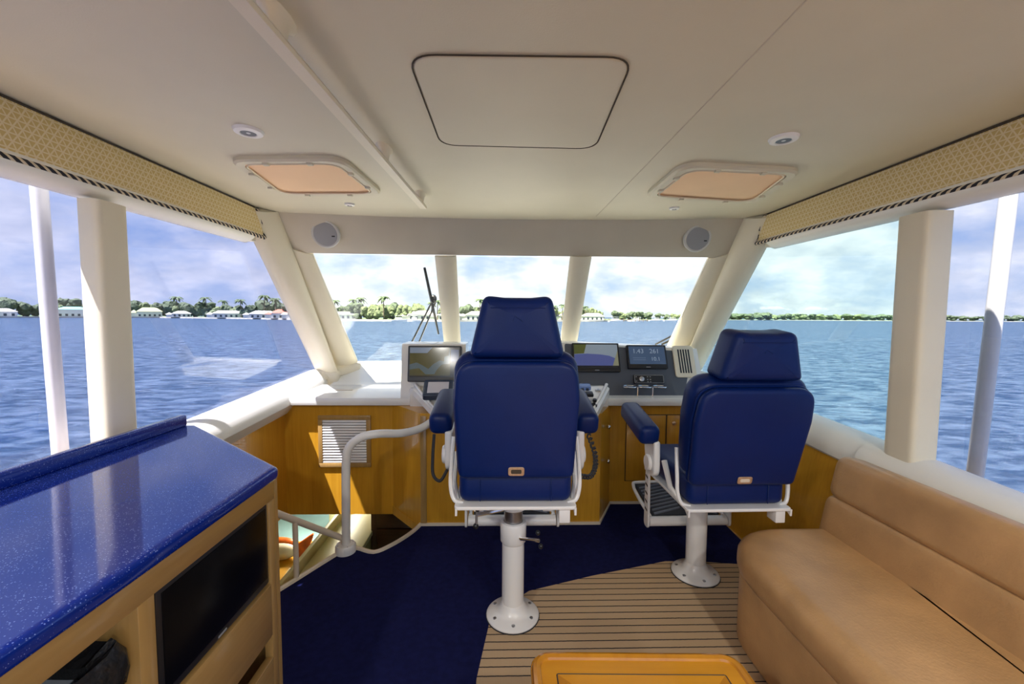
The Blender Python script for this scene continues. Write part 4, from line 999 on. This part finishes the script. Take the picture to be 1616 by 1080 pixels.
# ------------------------------------------------------------------ coffee table
t = empty('coffee_table', (.29, .75, 0), 'glossy golden wood table with dark inlay line at the bottom of the picture', 'table')
tp = rpoly([(-.005, .40), (.595, .40), (.585, 1.088), (.005, 1.105)], .05, 7)
mk('top', MB().pad(tp, .035, .012, Matrix.Translation((0, 0, .37))), M['tablew'], t)
rp = rpoly([(.012, .42), (.578, .42), (.569, 1.072), (.020, 1.088)], .045, 7)
mk('fiddle_rail', MB().tube([(x, y, .402) for x, y in rp], .013, 8, True), M['tablem'], t)
ip = [(.065, .46), (.525, .46), (.518, 1.018), (.072, 1.03)]
mk('inlay_line', MB().tube([(x, y, .4052) for x, y in rpoly(ip, .004, 2)], .0022, 5, True), M['dark'], t)
for nm, q in (('mitre_board', [ip[3], ip[2], (.445, .955), (.145, .965)]), ('mitre_board', [ip[0], ip[3], (.145, .965), (.14, .53)]), ('mitre_board', [ip[2], ip[1], (.45, .53), (.445, .955)])):
    mk(nm, MB().prism(q[::-1], .4045, .4062), M['tablew'] if q[0] == ip[3] else M['tablem'], t)
mk('pedestal', MB().box(.15, .45, .55, .95, .03, .37, .02), M['tablem'], t); mk('foot', MB().box(.08, .52, .48, 1.02, .0072, .035, .01), M['tablem'], t)

# ------------------------------------------------------------------ cabinet with blue worktop
t = empty('media_cabinet', (-1.1, .5, 0), 'light maple cabinet under the blue worktop on the left', 'cabinet')
XF = -.765
mk('end_panel', MB().prism([(XF, 1.237), (XF, 1.252), (-1.33, 1.69), (-1.575, 1.69), (-1.575, 1.665), (-1.345, 1.665), (XF - .03, 1.237)], .012, .862), M['maplel'], t)
mk('top_rail', MB().box(XF - .03, XF, -.6, 1.236, .795, .862, .002), M['maple2'], t)
mk('stile', MB().box(XF - .025, XF, 1.205, 1.236, .012, .794, .002), M['maplel'], t)
mk('divider', MB().box(-1.5, XF - .003, .768, .806, .012, .86, .002), M['maplel'], t)
mk('back_board', MB().box(-1.575, -1.55, -.6, 1.66, .012, .86), M['maplel'], t)
mk('bottom_board', MB().box(-1.55, XF - .02, -.6, 1.20, .012, .05), M['maplel'], t)
mk('inner_shelf', MB().box(-1.5, XF - .03, .806, 1.205, .345, .365), M['maplel'], t)
mk('drawer_front', MB().box(XF - .022, XF + .002, .808, 1.204, .385, .545, .003), M['maple2'], t)
mk('drawer_front', MB().box(XF - .022, XF + .002, .808, 1.204, .06, .315, .003), M['maple2'], t)
mk('inner_wall', MB().box(-1.10, -1.08, -.6, .768, .05, .86), M['maplel'], t)
wt = empty('worktop', (-1.1, .5, .865), 'speckled blue stone worktop with a raised back lip on the left', 'worktop')
wp_ = rpoly([(-.738, -.6), (-.738, 1.215), (-1.325, 1.69), (-1.46, 1.69), (-1.46, -.6)], [0, .03, .02, 0, 0], 5)[::-1]
wp_ = wp_[::-1]
mk('slab', MB().pad(wp_, .036, .012, Matrix.Translation((0, 0, .864))), M['counter'], wt)
mk('back_lip', MB().box(-1.375, -1.345, -.6, 1.675, .899, .945, .008, 3), M['counter'], wt)
tv = empty('television', (XF, 1.0, .55), 'flat black television set into the maple cabinet', 'television')
mk('bezel', MB().box(XF - .05, XF - .004, .808, 1.204, .55, .795, .006), M['black'], tv)
mk('screen', MB().box(XF - .0065, XF - .002, .822, 1.192, .572, .783, .001), M['tv'], tv)
mk('maker_mark', MB().box(XF - .0052, XF - .0028, .98, 1.01, .557, .562), M['grille'], tv)
dv = empty('disc_player', (-.9, 1.0, .365), 'slim black player in the slot below the television drawer', 'player')
mk('body', MB().box(-1.1, XF - .05, 0.815, 1.19, .3655, .384, .002), M['black'], dv); mk('front_panel', MB().box(XF - .052, XF - .046, 0.815, 1.19, .366, .3835), M['tv'], dv)
bn = empty('waste_bin', (-.9, .55, .05), 'pale blue waste bin with black bag in the open cabinet bay', 'bin')
b = MB(); rg = []
for z, k_ in ((.05, .9), (.3, .95), (.70, 1.0)): rg.append([V((-.895 + x * k_, .562 + y * k_, z)) for x, y in rpoly([(-.12, -.19), (.12, -.19), (.12, .19), (-.12, .19)], .03, 4)])
mk('body', b.loft(rg), M['bin'], bn)
b = MB(); rg = []; r_ = random.Random(3)
for z, k_ in ((.672, 1.03), (.69, 1.05), (.72, 1.04), (.745, .97), (.72, .8), (.60, .75)):
    rg.append([V((-.895 + x * k_ + r_.uniform(-.004, .004), .562 + y * k_ + r_.uniform(-.004, .004), z + r_.uniform(-.012, .012))) for x, y in rpoly([(-.12, -.19), (.12, -.19), (.12, .19), (-.12, .19)], .03, 4)])
mk('bag', b.loft(rg), M['bag'], bn)
mk('handle_slot', MB().pad(rpoly([(-.035, -.008), (.035, -.008), (.035, .008), (-.035, .008)], .007, 3), .004, .001, frame((-.775, .66, .635), (0, 1, 0), (0, 0, 1))), M['black'], bn)
